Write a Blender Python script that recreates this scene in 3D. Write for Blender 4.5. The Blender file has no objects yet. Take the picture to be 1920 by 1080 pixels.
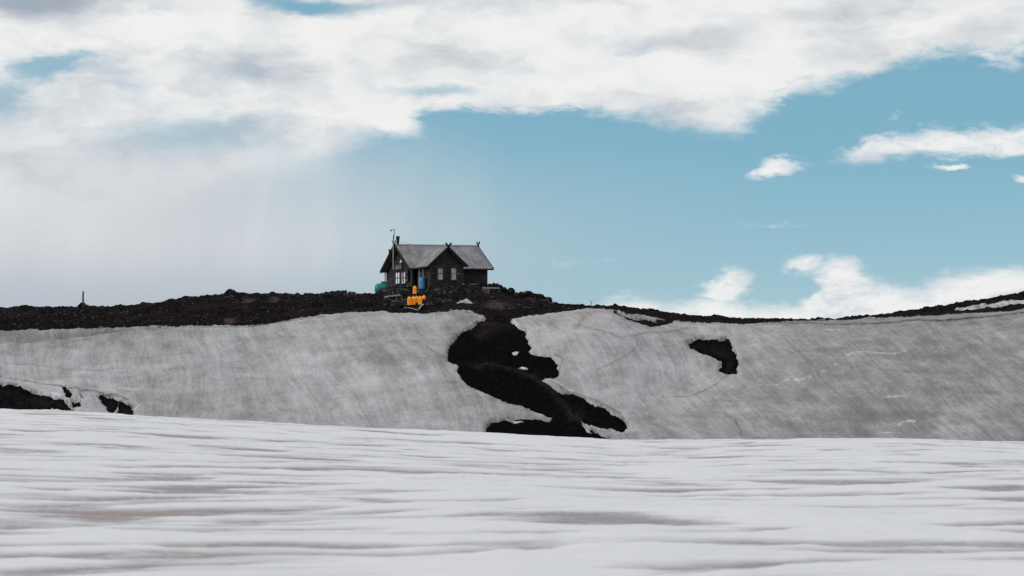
import bpy, bmesh, math, random
import numpy as np
from mathutils import Vector, Matrix
R = math.radians
random.seed(7)
C = bpy.context.scene.collection
scene = bpy.context.scene

# ------------------------------------------------------------------ camera
CAMZ, F, H0 = 1.6, 3304.0, 690.0       # eye height, focal length in photo pixels, row of the true horizon
cam_d = bpy.data.cameras.new('camera'); cam = bpy.data.objects.new('camera', cam_d); C.objects.link(cam)
scene.camera = cam
cam.location = (0, 0, CAMZ); cam.rotation_euler = (R(90), 0, 0)
cam_d.sensor_width = 36; cam_d.lens = F / 1920 * 36
cam_d.shift_y = (H0 - 540) / 1920
cam_d.clip_end = 20000; cam_d.clip_start = 0.1
cam_d.dof.use_dof = True; cam_d.dof.focus_distance = 145; cam_d.dof.aperture_fstop = 2.4

scene.view_settings.view_transform = 'Standard'; scene.view_settings.look = 'None'
scene.view_settings.exposure = 0.0; scene.view_settings.gamma = 1.0

# ------------------------------------------------------------------ sun
SUN_AZ, SUN_EL = R(-108), R(36)        # azimuth from +Y towards +X
sd = bpy.data.lights.new('sun', 'SUN'); sd.energy = 1.5; sd.angle = R(10); sd.color = (1.0, 0.95, 0.88)
sun = bpy.data.objects.new('sun', sd); C.objects.link(sun)
sv = Vector((math.sin(SUN_AZ) * math.cos(SUN_EL), math.cos(SUN_AZ) * math.cos(SUN_EL), math.sin(SUN_EL)))
sun.rotation_euler = sv.to_track_quat('Z', 'Y').to_euler(); sun.location = (-40, 0, 60)

# ------------------------------------------------------------------ world: sky with a procedural cloud cover
world = bpy.data.worlds.new('World'); scene.world = world; world.use_nodes = True

class NT:
    """small helper to write node trees as expressions"""
    def __init__(s, tree): s.t = tree; s.n = tree.nodes; s.l = tree.links
    def put(s, sock, v):
        if isinstance(v, bpy.types.NodeSocket): s.l.new(v, sock)
        elif isinstance(v, (tuple, list)) and len(v) == 3 and sock.type == 'RGBA': sock.default_value = (*v, 1)
        else: sock.default_value = v
    def m(s, op, a, b=None, c=None, clamp=False):
        n = s.n.new('ShaderNodeMath'); n.operation = op; n.use_clamp = clamp
        s.put(n.inputs[0], a)
        if b is not None: s.put(n.inputs[1], b)
        if c is not None: s.put(n.inputs[2], c)
        return n.outputs[0]
    def add(s, a, b): return s.m('ADD', a, b)
    def sub(s, a, b): return s.m('SUBTRACT', a, b)
    def mul(s, a, b): return s.m('MULTIPLY', a, b)
    def mx(s, a, b): return s.m('MAXIMUM', a, b)
    def mn(s, a, b): return s.m('MINIMUM', a, b)
    def rng(s, v, a, b, c=0.0, d=1.0, smooth=True):
        n = s.n.new('ShaderNodeMapRange'); n.interpolation_type = 'SMOOTHSTEP' if smooth else 'LINEAR'
        for i, q in enumerate((v, a, b, c, d)): s.put(n.inputs[i], q)
        return n.outputs[0]
    def mix(s, f, a, b, mode='MIX'):
        n = s.n.new('ShaderNodeMix'); n.data_type = 'RGBA'; n.blend_type = mode
        s.put(n.inputs[0], f); s.put(n.inputs[6], a); s.put(n.inputs[7], b); return n.outputs[2]
    def xyz(s, x, y, z=0.0):
        n = s.n.new('ShaderNodeCombineXYZ'); s.put(n.inputs[0], x); s.put(n.inputs[1], y); s.put(n.inputs[2], z); return n.outputs[0]
    def sep(s, v):
        n = s.n.new('ShaderNodeSeparateXYZ'); s.put(n.inputs[0], v); return n.outputs
    def noise(s, v, scale=1.0, detail=4.0, rough=0.5, dist=0.0, col=False, lac=2.0):
        n = s.n.new('ShaderNodeTexNoise'); s.put(n.inputs['Vector'], v)
        n.inputs['Scale'].default_value = scale; n.inputs['Detail'].default_value = detail
        n.inputs['Roughness'].default_value = rough; n.inputs['Distortion'].default_value = dist
        n.inputs['Lacunarity'].default_value = lac
        return n.outputs['Color' if col else 'Fac']
    def curve(s, x, pts, xmax=1.92, ymax=1.08):
        n = s.n.new('ShaderNodeFloatCurve'); c = n.mapping.curves[0]
        pts = [(a / 1000 / xmax, b / 1000 / ymax) for a, b in pts]
        c.points[0].location = pts[0]; c.points[1].location = pts[-1]
        for p in pts[1:-1]: c.points.new(*p)
        n.mapping.update()
        s.put(n.inputs[1], s.m('DIVIDE', x, xmax, clamp=True))
        return s.mul(n.outputs[0], ymax)
    def blob(s, v, cx, cy, rx, ry, rot=0):
        n = s.n.new('ShaderNodeMapping'); n.vector_type = 'TEXTURE'
        s.put(n.inputs[0], v); n.inputs[1].default_value = (cx / 1000, cy / 1000, 0)
        n.inputs[2].default_value = (0, 0, R(rot)); n.inputs[3].default_value = (rx / 1000, ry / 1000, 1)
        l = s.n.new('ShaderNodeVectorMath'); l.operation = 'LENGTH'; s.put(l.inputs[0], n.outputs[0])
        return s.sub(1.0, l.outputs['Value'])

def lin(r, g, b):
    f = lambda c: (c / 255 / 12.92) if c <= 10 else ((c / 255 + .055) / 1.055) ** 2.4
    return (f(r), f(g), f(b))

def build_world():
    N = NT(world.node_tree); N.n.clear()
    tc = N.n.new('ShaderNodeTexCoord').outputs['Generated']
    x, y, z = N.sep(tc)
    yy = N.mx(y, 0.3)
    U = N.add(N.mul(N.m('DIVIDE', x, yy), F / 1000), 0.960)
    V = N.sub(H0 / 1000, N.mul(N.m('DIVIDE', z, yy), F / 1000))
    # warped coordinates: ragged cloud edges at several scales
    p = N.xyz(N.mul(U, .75), N.mul(V, 1.7), 0.3)
    w1 = N.sub(N.noise(p, 4.0, 3.0, 0.5), 0.5)
    w2 = N.sub(N.noise(p, 10.0, 12.0, 0.62), 0.5)
    w3 = N.sub(N.noise(N.xyz(N.mul(U, .7), N.mul(V, 1.7), 4.7), 9.0, 12.0, 0.62), 0.5)
    Uw = N.add(U, N.add(N.mul(w1, 0.05), N.mul(w2, 0.13)))
    Vw = N.add(V, N.add(N.mul(w1, 0.02), N.mul(w3, 0.075)))
    P = N.xyz(Uw, Vw, 0.0)
    wisp = N.sub(N.noise(N.xyz(N.mul(U, .8), N.mul(V, 1.9), 5.5), 24.0, 12.0, 0.68, 0.4), 0.5)
    P0 = N.xyz(U, V, 0.0)
    # clear sky
    sky = N.n.new('ShaderNodeTexSky'); sky.sky_type = 'NISHITA'; sky.sun_disc = False
    sky.sun_elevation = SUN_EL; sky.sun_rotation = SUN_AZ % (2 * math.pi); sky.altitude = 1000
    sky.air_density = 1.0; sky.dust_density = 0.6; sky.ozone_density = 3.0
    skyc = N.mix(1.0, sky.outputs[0], (0.1, 0.1, 0.1), 'MULTIPLY')
    ramp = N.n.new('ShaderNodeValToRGB'); e = ramp.color_ramp.elements
    N.put(ramp.inputs[0], N.m('DIVIDE', V, 0.62, clamp=True))
    e[0].position = 0.0; e[0].color = (*lin(122, 174, 196), 1)
    e[1].position = 1.0; e[1].color = (*lin(166, 200, 211), 1)
    for q, c in ((0.45, lin(127, 178, 199)), (0.75, lin(147, 190, 207))):
        k = e.new(q); k.color = (*c, 1)
    base = N.mix(0.9, skyc, ramp.outputs[0])
    # milky veil in the lower middle
    veil = N.mul(N.rng(U, 1.55, 0.70), N.rng(V, 0.18, 0.50))
    base = N.mix(N.mul(veil, 0.92), base, lin(166, 192, 205))
    # big bank, described by its lower edge
    E = N.curve(Uw, [(0, 330), (150, 330), (300, 300), (430, 290), (560, 285), (640, 268), (700, 250), (755, 238), (775, 216),
                     (830, 208), (950, 203), (1080, 198), (1180, 210), (1260, 226), (1345, 238), (1410, 214), (1462, 184),
                     (1478, 168), (1580, 158), (1650, 140), (1720, 110), (1810, 94), (1920, 80)])
    S = N.curve(Uw, [(0, 150), (200, 150), (400, 100), (560, 65), (700, 38), (780, 18), (1000, 15), (1250, 26), (1350, 30), (1440, 24), (1600, 24), (1920, 22)])
    d = N.add(N.sub(E, Vw), N.mul(wisp, 0.055))
    bank = N.mx(N.rng(N.m('DIVIDE', d, S), -1.0, 1.0), N.mx(N.rng(N.blob(P, 1372, 186, 96, 30, 6), 0.0, 0.45), N.rng(N.blob(P, 700, 214, 120, 30, 22), 0.0, 0.55)))
    # blue openings in the bank
    hole = N.mx(N.mul(N.rng(N.add(N.blob(P, 85, 124, 115, 42, -8), N.mul(wisp, 1.2)), 0.0, 0.7), 0.8),
                N.mul(N.rng(N.blob(P, 575, 6, 160, 26, 3), 0.0, 0.7), 0.95))
    hole = N.mx(hole, N.mul(N.rng(N.add(N.blob(P, 5, 195, 80, 80, 0), wisp), 0.0, 1.0), 0.8))
    hole = N.mx(hole, N.mul(N.rng(N.blob(P, 255, 165, 60, 26, 0), 0.0, 0.9), 0.35))
    hole = N.mx(hole, N.mul(N.rng(N.blob(P, 815, 168, 110, 17, 2), 0.0, 0.9), 0.6))
    hole = N.mx(hole, N.mul(N.rng(N.add(N.blob(P, 360, 245, 230, 48, -4), wisp), 0.0, 0.9), 0.75))
    hole = N.mx(hole, N.mul(N.rng(N.blob(P, 20, 250, 90, 60, 0), 0.0, 1.0), 0.35))
    bank = N.mul(bank, N.sub(1.0, hole))
    thin = N.rng(N.noise(N.xyz(N.mul(Uw, .8), N.mul(Vw, 2.0), 2.2), 5.0, 10.0, 0.62), 0.34, 0.54)
    lf = N.rng(Uw, 0.75, 0.1, 0.10, 0.25)
    bank = N.mul(bank, N.add(N.sub(1.0, lf), N.mul(thin, lf)))
    # shading inside the bank
    s1 = N.noise(N.xyz(N.mul(Uw, 1.0), N.mul(Vw, 2.6), 7.1), 3.4, 9.0, 0.56)
    s2 = N.noise(N.xyz(N.mul(Uw, 1.0), N.mul(Vw, 1.9), 3.3), 11.0, 8.0, 0.55)
    shade = N.add(N.mul(N.rng(s1, 0.42, 0.70), 0.62), N.add(N.mul(N.rng(s2, 0.44, 0.68), 0.24), N.mul(N.rng(wisp, -.05, .2), .05)))
    for (cx, cy, rx, ry, rot, a) in ((80, 8, 190, 50, 0, 0.95), (830, 120, 130, 40, 0, .3), (1300, 80, 190, 42, -6, .55), (1540, 22, 160, 34, -6, .5),
                                     (520, 130, 160, 60, 10, .30), (180, 330, 260, 90, 0, .35), (1180, 170, 160, 26, 0, .25), (700, 4, 150, 22, 0, .45), (1850, 45, 100, 30, 0, .3)):
        shade = N.add(shade, N.mul(N.rng(N.blob(P, cx, cy, rx, ry, rot), 0.0, 0.9), a))
    for (cx, cy, rx, ry, rot, a) in ((1230, 150, 230, 60, 4, .5), (680, 190, 120, 40, 28, .5), (330, 70, 200, 70, 0, .35), (1010, 35, 160, 35, -5, .4), (1700, 60, 200, 30, -8, .3)):
        shade = N.sub(shade, N.mul(N.rng(N.blob(P, cx, cy, rx, ry, rot), 0.0, 0.9), a))
    shade = N.m('MAXIMUM', shade, 0.0, clamp=True)
    cloudc = N.mix(shade, lin(240, 240, 239), lin(184, 192, 202))
    cloudc = N.mix(N.mul(N.rng(N.blob(P, 60, 0, 210, 62, 0), 0.0, 0.8), 0.85), cloudc, lin(160, 170, 183))
    # falling snow / rain veil on the left, down to the horizon
    HE = N.curve(V, [(0, 560), (200, 540), (300, 620), (400, 680), (500, 750), (620, 800)], xmax=1.08, ymax=1.92)
    hz = N.rng(N.sub(N.add(U, N.add(N.mul(w1, .18), N.mul(N.sub(N.noise(N.xyz(N.add(N.mul(U, 2.2), N.mul(V, .25)), N.mul(V, .35), 1.0), 3.0, 3.0, .5), .5), .28))), HE), 0.42, -0.40)
    hz = N.mul(N.mul(hz, N.rng(V, 0.12, 0.34)), N.sub(1.0, N.mul(N.rng(N.add(N.blob(P0, 340, 262, 260, 70, -6), N.mul(w1, .6)), 0.0, 1.0), 0.5)))
    shaft = N.noise(N.xyz(N.add(N.mul(U, 3.0), N.mul(V, 0.5)), N.mul(V, 0.5), 9.0), 2.0, 3.0, 0.5)
    hc = N.mix(N.rng(shaft, 0.35, 0.65), lin(216, 218, 221), lin(204, 209, 214))
    hc = N.mix(N.rng(V, 0.44, 0.58), hc, lin(184, 192, 201))
    col = N.mix(N.mul(hz, 0.97), base, hc)
    col = N.mix(bank, col, cloudc)
    # small clouds on the right and the low bank over the ridge
    b = N.mx(N.blob(P, 1660, 280, 115, 33, -8), N.blob(P, 1790, 264, 165, 37, 0))
    b = N.mx(b, N.blob(P, 1920, 266, 170, 37, 0))
    b = N.mx(b, N.blob(P, 1452, 312, 66, 19, -10))
    b = N.mx(b, N.blob(P, 1777, 315, 48, 11, 0))
    b = N.mx(b, N.blob(P, 1930, 333, 30, 12, 0))
    b = N.mx(b, N.mul(N.blob(P, 1450, 418, 60, 12, 3), 0.25))
    b = N.mx(b, N.mul(N.blob(P, 1675, 222, 18, 9, -20), 0.3))
    b = N.mx(b, N.mul(N.blob(P, 1860, 105, 70, 28, 20), 0.45))
    b = N.mx(b, N.mul(N.blob(P, 1085, 490, 50, 8, 0), 0.08))
    b = N.mx(b, N.blob(P, 1362, 540, 62, 36, -10))
    b = N.mx(b, N.blob(P, 1512, 502, 48, 26, 0))
    b = N.mx(b, N.blob(P, 1580, 520, 62, 42, 0))
    small = N.rng(N.add(b, N.mul(wisp, 1.4)), 0.0, 0.72)
    T = N.curve(Uw, [(0, 700), (1040, 640), (1100, 582), (1180, 554), (1290, 556), (1330, 546), (1440, 568), (1515, 560), (1540, 520), (1600, 500), (1640, 520),
                     (1710, 530), (1790, 512), (1860, 498), (1920, 494)])
    low = N.rng(N.add(N.sub(Vw, T), N.mul(wisp, 0.05)), -0.010, 0.030)
    lowc = N.mix(N.rng(N.add(s2, wisp), 0.42, 0.78), lin(241, 241, 240), lin(212, 217, 223))
    col = N.mix(N.mul(N.mx(N.mul(small, N.add(.72, N.mul(thin, .28))), low), 0.97), col, lowc)
    # rest of the sky (outside the photograph): broken bright cloud
    q = N.noise(tc, 2.2, 6.0, 0.55)
    rest = N.mix(N.rng(q, 0.30, 0.50), lin(120, 175, 198), lin(229, 229, 232))
    rest = N.mix(N.rng(z, 0.0, -0.05), rest, lin(190, 194, 200))
    inside = N.mul(N.rng(y, 0.70, 0.88), N.rng(z, 0.45, 0.24))
    col = N.mix(inside, rest, col)
    col = N.mix(1.0, col, (10.0, 10.0, 10.0), 'MULTIPLY')
    bg = N.n.new('ShaderNodeBackground'); N.put(bg.inputs[0], col); bg.inputs[1].default_value = 0.1
    out = N.n.new('ShaderNodeOutputWorld'); N.l.new(bg.outputs[0], out.inputs[0])
build_world()

# ------------------------------------------------------------------ materials
def mat(name, color, rough=0.8, var=0.0, scale=8.0, bump=0.0, bscale=30.0, spec=0.3, metal=0.0, stretch=(1, 1, 1), color2=None, lo=0.3, hi=0.7):
    m = bpy.data.materials.new(name); m.use_nodes = True; N = NT(m.node_tree)
    b = m.node_tree.nodes['Principled BSDF']
    b.inputs['Roughness'].default_value = rough; b.inputs['Specular IOR Level'].default_value = spec; b.inputs['Metallic'].default_value = metal
    tc = N.n.new('ShaderNodeTexCoord').outputs['Object']
    mp = N.n.new('ShaderNodeMapping'); mp.inputs[3].default_value = stretch; N.put(mp.inputs[0], tc)
    if var > 0:
        f = N.rng(N.noise(mp.outputs[0], scale, 6.0, 0.6), lo, hi)
        c2 = color2 or tuple(c * (1 - var) for c in color)
        N.put(b.inputs['Base Color'], N.mix(f, c2, color))
    else: b.inputs['Base Color'].default_value = (*color, 1)
    if bump > 0:
        bp = N.n.new('ShaderNodeBump'); bp.inputs['Strength'].default_value = bump; bp.inputs['Distance'].default_value = 0.05
        N.put(bp.inputs['Height'], N.noise(mp.outputs[0], bscale, 5.0, 0.6)); N.put(b.inputs['Normal'], bp.outputs[0])
    return m

def mat_ground():
    m = bpy.data.materials.new('lava_gravel'); m.use_nodes = True; N = NT(m.node_tree)
    b = m.node_tree.nodes['Principled BSDF']; b.inputs['Roughness'].default_value = 1.0; b.inputs['Specular IOR Level'].default_value = 0.03
    tc = N.n.new('ShaderNodeTexCoord').outputs['Object']
    big = N.noise(tc, 0.25, 5.0, 0.6); fine = N.noise(tc, 3.0, 8.0, 0.7); gr = N.noise(tc, 9.0, 5.0, 0.75)
    at = N.n.new('ShaderNodeAttribute'); at.attribute_name = 'chan'
    c = N.mix(N.rng(fine, 0.38, 0.66), (0.0028, 0.0025, 0.003), (0.0125, 0.0095, 0.010))
    c = N.mix(N.mul(N.rng(big, 0.46, 0.62), 0.6), c, N.mix(N.rng(gr, .4, .6), (0.010, 0.007, 0.0075), (0.026, 0.018, 0.018)))
    c = N.mix(N.mul(N.mul(N.rng(gr, 0.62, 0.70), N.rng(fine, .5, .62)), 0.7), c, (0.115, 0.10, 0.098))
    cd = N.mix(N.rng(fine, 0.4, 0.72), (0.0018, 0.0018, 0.0022), (0.0062, 0.0054, 0.006))
    path = N.n.new('ShaderNodeAttribute'); path.attribute_name = 'path'
    cd = N.mix(N.mul(path.outputs['Fac'], 0.8), cd, N.mix(N.rng(fine, .35, .65), (0.008, 0.0066, 0.007), (0.032, 0.024, 0.024)))
    pl = N.n.new('ShaderNodeAttribute'); pl.attribute_name = 'pale'
    c = N.mix(at.outputs['Fac'], c, cd)
    c = N.mix(N.mul(pl.outputs['Fac'], N.rng(fine, .3, .6, .2, .8)), c, (0.085, 0.065, 0.06))
    N.put(b.inputs['Base Color'], c)
    bp = N.n.new('ShaderNodeBump'); bp.inputs['Strength'].default_value = 0.9; bp.inputs['Distance'].default_value = 0.10
    N.put(bp.inputs['Height'], N.add(fine, N.mul(gr, 0.5))); N.put(b.inputs['Normal'], bp.outputs[0])
    return m

def mat_slope():
    m = bpy.data.materials.new('dirty_snow'); m.use_nodes = True; N = NT(m.node_tree)
    b = m.node_tree.nodes['Principled BSDF']; b.inputs['Roughness'].default_value = 0.85; b.inputs['Specular IOR Level'].default_value = 0.2
    tc = N.n.new('ShaderNodeTexCoord').outputs['Object']
    x, y, z = N.sep(tc)
    wob = N.mul(N.sub(N.noise(tc, 0.07, 3.0, 0.5), 0.5), 5.0)
    fold = N.noise(N.xyz(N.add(N.mul(x, .10), N.mul(wob, .05)), N.add(N.mul(y, 0.9), N.mul(wob, .5)), 8.0), 1.0, 6.0, 0.6)
    px = N.add(N.add(x, N.mul(y, 0.42)), wob)
    streak = N.noise(N.xyz(N.mul(px, 1.5), N.mul(y, 0.16), 0), 1.0, 6.0, 0.62)
    streak2 = N.noise(N.xyz(N.mul(px, 4.2), N.mul(y, 0.42), 4.0), 1.0, 6.0, 0.7)
    big = N.noise(tc, 0.11, 4.0, 0.55)
    patch = N.noise(tc, 0.6, 6.0, 0.6)
    fine = N.noise(N.xyz(N.mul(px, 1.0), N.mul(y, .6), z), 4.5, 6.0, 0.8)
    v = N.add(N.add(N.mul(N.sub(streak, .5), .75), N.mul(N.sub(streak2, .5), .7)), N.add(N.add(N.mul(N.sub(fold, .5), .7), N.mul(N.sub(big, .5), .8)), N.mul(N.sub(patch, .5), 1.0)))
    v = N.add(v, N.mul(N.sub(fine, .5), 1.0))
    f = N.m('ADD', v, 0.60, clamp=True)
    c = N.mix(f, (0.125, 0.122, 0.126), (0.465, 0.465, 0.48))
    # brownish areas
    br = N.mul(N.rng(N.noise(tc, 0.17, 4.0, 0.6), 0.50, 0.68), 0.45)
    c = N.mix(br, c, N.mix(f, (0.12, 0.110, 0.104), (0.375, 0.36, 0.35)))
    def A(n):
        a = N.n.new('ShaderNodeAttribute'); a.attribute_name = n; return a.outputs['Fac']
    jag = N.rng(N.noise(tc, 3.2, 8.0, 0.8), 0.36, 0.50)
    c = N.mix(N.mul(A('grime_shade'), N.rng(v, .45, -.35, .35, 1.0)), c, (0.15, 0.142, 0.142))
    c = N.mix(N.mul(A('stain'), N.rng(N.noise(tc, 1.6, 6.0, .7), .38, .58, .1, .7)), c, (0.22, 0.165, 0.12))
    c = N.mix(N.mul(A('dirt'), jag), c, (0.022, 0.020, 0.021))
    c = N.mix(N.mul(A('clean'), N.rng(N.noise(tc, 2.2, 5.0, .7), .40, .60, .0, .58)), c, (0.76, 0.76, 0.78))
    N.put(b.inputs['Base Color'], c)
    bp = N.n.new('ShaderNodeBump'); bp.inputs['Strength'].default_value = 0.55; bp.inputs['Distance'].default_value = 0.15
    N.put(bp.inputs['Height'], N.add(N.mul(streak2, .7), N.add(N.mul(fine, 0.5), patch))); N.put(b.inputs['Normal'], bp.outputs[0])
    return m

def mat_field():
    m = bpy.data.materials.new('field_snow'); m.use_nodes = True; N = NT(m.node_tree)
    b = m.node_tree.nodes['Principled BSDF']; b.inputs['Roughness'].default_value = 0.75; b.inputs['Specular IOR Level'].default_value = 0.25
    tc = N.n.new('ShaderNodeTexCoord').outputs['Object']
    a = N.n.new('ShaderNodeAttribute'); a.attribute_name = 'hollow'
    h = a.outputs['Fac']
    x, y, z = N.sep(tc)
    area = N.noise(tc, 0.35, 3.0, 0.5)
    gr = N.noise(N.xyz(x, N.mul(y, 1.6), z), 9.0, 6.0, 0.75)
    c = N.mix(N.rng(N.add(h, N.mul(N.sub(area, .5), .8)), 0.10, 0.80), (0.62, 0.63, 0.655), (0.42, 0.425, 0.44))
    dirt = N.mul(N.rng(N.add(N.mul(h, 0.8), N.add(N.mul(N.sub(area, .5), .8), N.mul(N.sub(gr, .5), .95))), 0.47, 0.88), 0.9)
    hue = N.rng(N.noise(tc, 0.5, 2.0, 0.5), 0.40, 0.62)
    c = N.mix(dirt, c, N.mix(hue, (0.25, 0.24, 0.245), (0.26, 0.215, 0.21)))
    N.put(b.inputs['Base Color'], c)
    bp = N.n.new('ShaderNodeBump'); bp.inputs['Strength'].default_value = 0.3; bp.inputs['Distance'].default_value = 0.03
    N.put(bp.inputs['Height'], gr); N.put(b.inputs['Normal'], bp.outputs[0])
    return m

M = dict(
    ground=mat_ground(), slope=mat_slope(), field=mat_field(),
    wood=mat('tarred_boards', (0.034, 0.027, 0.028), 0.7, 0.55, 1.2, 0.4, 12, 0.25, stretch=(1, 1, 7), color2=(0.008, 0.007, 0.008), lo=.38, hi=.66),
    trim=mat('dark_trim', (0.012, 0.010, 0.010), 0.7, 0.4, 6, spec=0.2),
    trimlit=mat('weathered_lit_trim', (0.16, 0.12, 0.095), 0.8, 0.5, 7, 0.3),  # weathered trim, colour lightened to paint the lit left roof edges
    roof=mat('roof_felt', (0.235, 0.235, 0.245), 0.75, 0.0, 1.2, 0.35, 5),
    greywood=mat('grey_weathered_wood', (0.36, 0.33, 0.31), 0.85, 0.45, 5, 0.3, 25, stretch=(.4, 3, 3)),
    brownwood=mat('brown_wood', (0.16, 0.125, 0.10), 0.85, 0.5, 5, 0.3, 25),
    darkwood=mat('black_wood', (0.02, 0.017, 0.016), 0.85, 0.4, 5),
    pole=mat('pale_pole', (0.55, 0.43, 0.37), 0.7, 0.3, 4),
    metal=mat('dull_metal', (0.03, 0.028, 0.03), 0.5, 0.4, 9, metal=0.4),
    rust=mat('rusty_stovepipe', (0.05, 0.03, 0.028), 0.7, 0.7, 9),
    glass=mat('window_glass', (0.36, 0.42, 0.46), 0.12, 0.45, 2.0, spec=0.6),
    glassb=mat('gable_glass_reflection', (0.85, 0.88, 0.90), 0.15, 0.2, 2.0, spec=0.6),  # pale base colour stands in for the bright reflection in the panes
    frame=mat('window_frame', (0.035, 0.032, 0.034), 0.7, 0.3, 6),
    white=mat('white_enamel', (0.7, 0.72, 0.73), 0.4),
    blue=mat('blue_plastic', (0.075, 0.29, 0.55), 0.45, 0.3, 3),
    teal=mat('green_tank', (0.012, 0.22, 0.19), 0.45, 0.35, 2.5),
    yellow=mat('yellow_plastic', (1.0, 0.45, 0.02), 0.45, 0.25, 3, spec=0.4, color2=(0.98, 0.30, 0.010)),
    rock=mat('lava_rock', (0.075, 0.070, 0.072), 0.9, 0.6, 2.8, 0.8, 7, 0.15, color2=(0.0035, 0.0032, 0.0038), lo=.48, hi=.68),
    rockp=mat('pale_stone', (0.10, 0.09, 0.09), 0.9, 0.9, 1.5, 0.6, 8, 0.15),
    boardgrey=mat('bluish_board', (0.16, 0.185, 0.20), 0.7, 0.6, 4, 0.3),
    hose=mat('pale_hose', (0.34, 0.36, 0.38), 0.5),
)

# roof felt: sheets, seams and streaks
def roof_nodes():
    m = M['roof']; N = NT(m.node_tree); b = m.node_tree.nodes['Principled BSDF']
    uv = N.n.new('ShaderNodeTexCoord').outputs['UV']
    u, v, _ = N.sep(uv)
    st = N.noise(N.xyz(N.mul(u, 5.0), N.mul(v, .5), 0), 1.0, 5.0, .6)
    pa = N.noise(N.xyz(u, v, 3), 0.9, 5.0, .6)
    seam = N.rng(N.m('ABSOLUTE', N.sub(N.m('FRACT', N.mul(u, 0.95)), 0.5)), 0.02, 0.0)
    c = N.mix(N.rng(N.add(N.mul(st, .5), N.mul(pa, .5)), .36, .66), (0.125, 0.125, 0.132), (0.245, 0.245, 0.255))
    c = N.mix(N.mul(seam, .35), c, (0.07, 0.07, 0.075))
    N.put(b.inputs['Base Color'], c)
roof_nodes()

# ------------------------------------------------------------------ numpy noise and profile helpers
_rs = np.random.RandomState(11); _perm = _rs.permutation(4096); _g = _rs.rand(4096) * 2 * np.pi
def pn(x, y, seed=0):
    xi = np.floor(x).astype(np.int64); yi = np.floor(y).astype(np.int64); fx = x - xi; fy = y - yi
    def g(ix, iy, dx, dy):
        h = _g[(_perm[(ix + seed * 131) & 4095] + iy * 57) & 4095]
        h = _g[(_perm[((_perm[(ix + seed * 131) & 4095]) + iy) & 4095])]
        return np.cos(h) * dx + np.sin(h) * dy
    sx = fx * fx * fx * (fx * (fx * 6 - 15) + 10); sy = fy * fy * fy * (fy * (fy * 6 - 15) + 10)
    a = g(xi, yi, fx, fy); b = g(xi + 1, yi, fx - 1, fy); c = g(xi, yi + 1, fx, fy - 1); d = g(xi + 1, yi + 1, fx - 1, fy - 1)
    return (a + sx * (b - a)) * (1 - sy) + (c + sx * (d - c)) * sy
def fbm(x, y, o=4, seed=0, gain=.5):
    s = 0; a = 1.0
    for i in range(o): s = s + a * pn(x * 2 ** i, y * 2 ** i, seed + i); a *= gain
    return s
def sst(a, b, v): t = np.clip((v - a) / (b - a), 0, 1); return t * t * (3 - 2 * t)
def prof(pts):
    p = np.array(pts, float)
    return lambda x: np.interp(x, p[:, 0], p[:, 1])

crest = prof([(-800, 640), (0, 622), (100, 618), (300, 612), (430, 611), (500, 607), (560, 597), (650, 588), (700, 585), (870, 583), (960, 592), (1060, 588),
              (1110, 584), (1160, 586), (1220, 600), (1300, 606), (1400, 609), (1500, 610), (1600, 611), (1700, 606), (1800, 600), (1920, 590), (2600, 550)])
skyl = prof([(-800, 580), (0, 575), (150, 575), (230, 574), (270, 570), (300, 566), (350, 557), (430, 549), (520, 550), (600, 552), (700, 552), (760, 552), (900, 549), (950, 552),
             (990, 562), (1030, 569), (1100, 574), (1150, 574), (1200, 579), (1280, 591), (1400, 598), (1500, 599), (1560, 598), (1640, 591), (1700, 583), (1750, 576), (1850, 561), (1920, 547), (2600, 470)])
fgc = prof([(-800, 755), (0, 770), (140, 774), (245, 780), (400, 789), (600, 800), (800, 810), (930, 816), (1100, 824), (1150, 828), (1300, 829),
            (1500, 826), (1700, 826), (1800, 829), (1920, 834), (2600, 850)])
def z_of(row, y): return CAMZ + (H0 - row) / F * y

def terrain(x, y):
    """base height of the hill, without snow or surface detail"""
    x = np.asarray(x, float); y = np.asarray(y, float)
    yc = np.clip(y, 112, 152); px = 960 + F * x / yc
    ysn = 1.0 + 0 * x
    zc = z_of(crest(px), 131.0); zs = z_of(skyl(px), 149.0)
    zb = z_of(866.0, 113.0)
    bow = 1.2 * fbm(x / 30.0, 3.3 + 0 * y, 2, 5)
    t = np.clip((y - 113 - bow) / (18.0 - bow), 0, 1)
    z = zb + (zc - zb) * (0.62 * t + 0.38 * t * t * (3 - 2 * t))
    t2 = np.clip((y - 131) / 18.0, 0, 1)
    # plateau: rises then rounds off
    z = np.where(y > 131, zc + (zs - zc) * (1 - (1 - t2) ** 1.5), z)
    t3 = np.clip((y - 160) / 120.0, 0, 1)
    z = np.where(y > 160, zs - 12 * t3 * t3 * (3 - 2 * t3), z)
    t4 = np.clip((y - 280) / 3000, 0, 1)
    z = np.where(y > 280, z - 60 * t4, z)
    z = np.where(y < 113, zb - 0.0 * y, z)
    return z
def gz(x, y): return float(terrain(np.array([x]), np.array([y]))[0])
def hit(px, row, y0=113.0, y1=165.0):
    """point of the hill seen at photo pixel (px,row)"""
    ys = np.linspace(y0, y1, 1200); xs = (px - 960) / F * ys; zr = z_of(row, ys)
    k = np.argmax(terrain(xs, ys) >= zr)
    if k == 0: k = 1199
    return Vector((xs[k], ys[k], gz(xs[k], ys[k])))
def at(px, row, y): return Vector(((px - 960) / F * y, y, z_of(row, y)))

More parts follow.
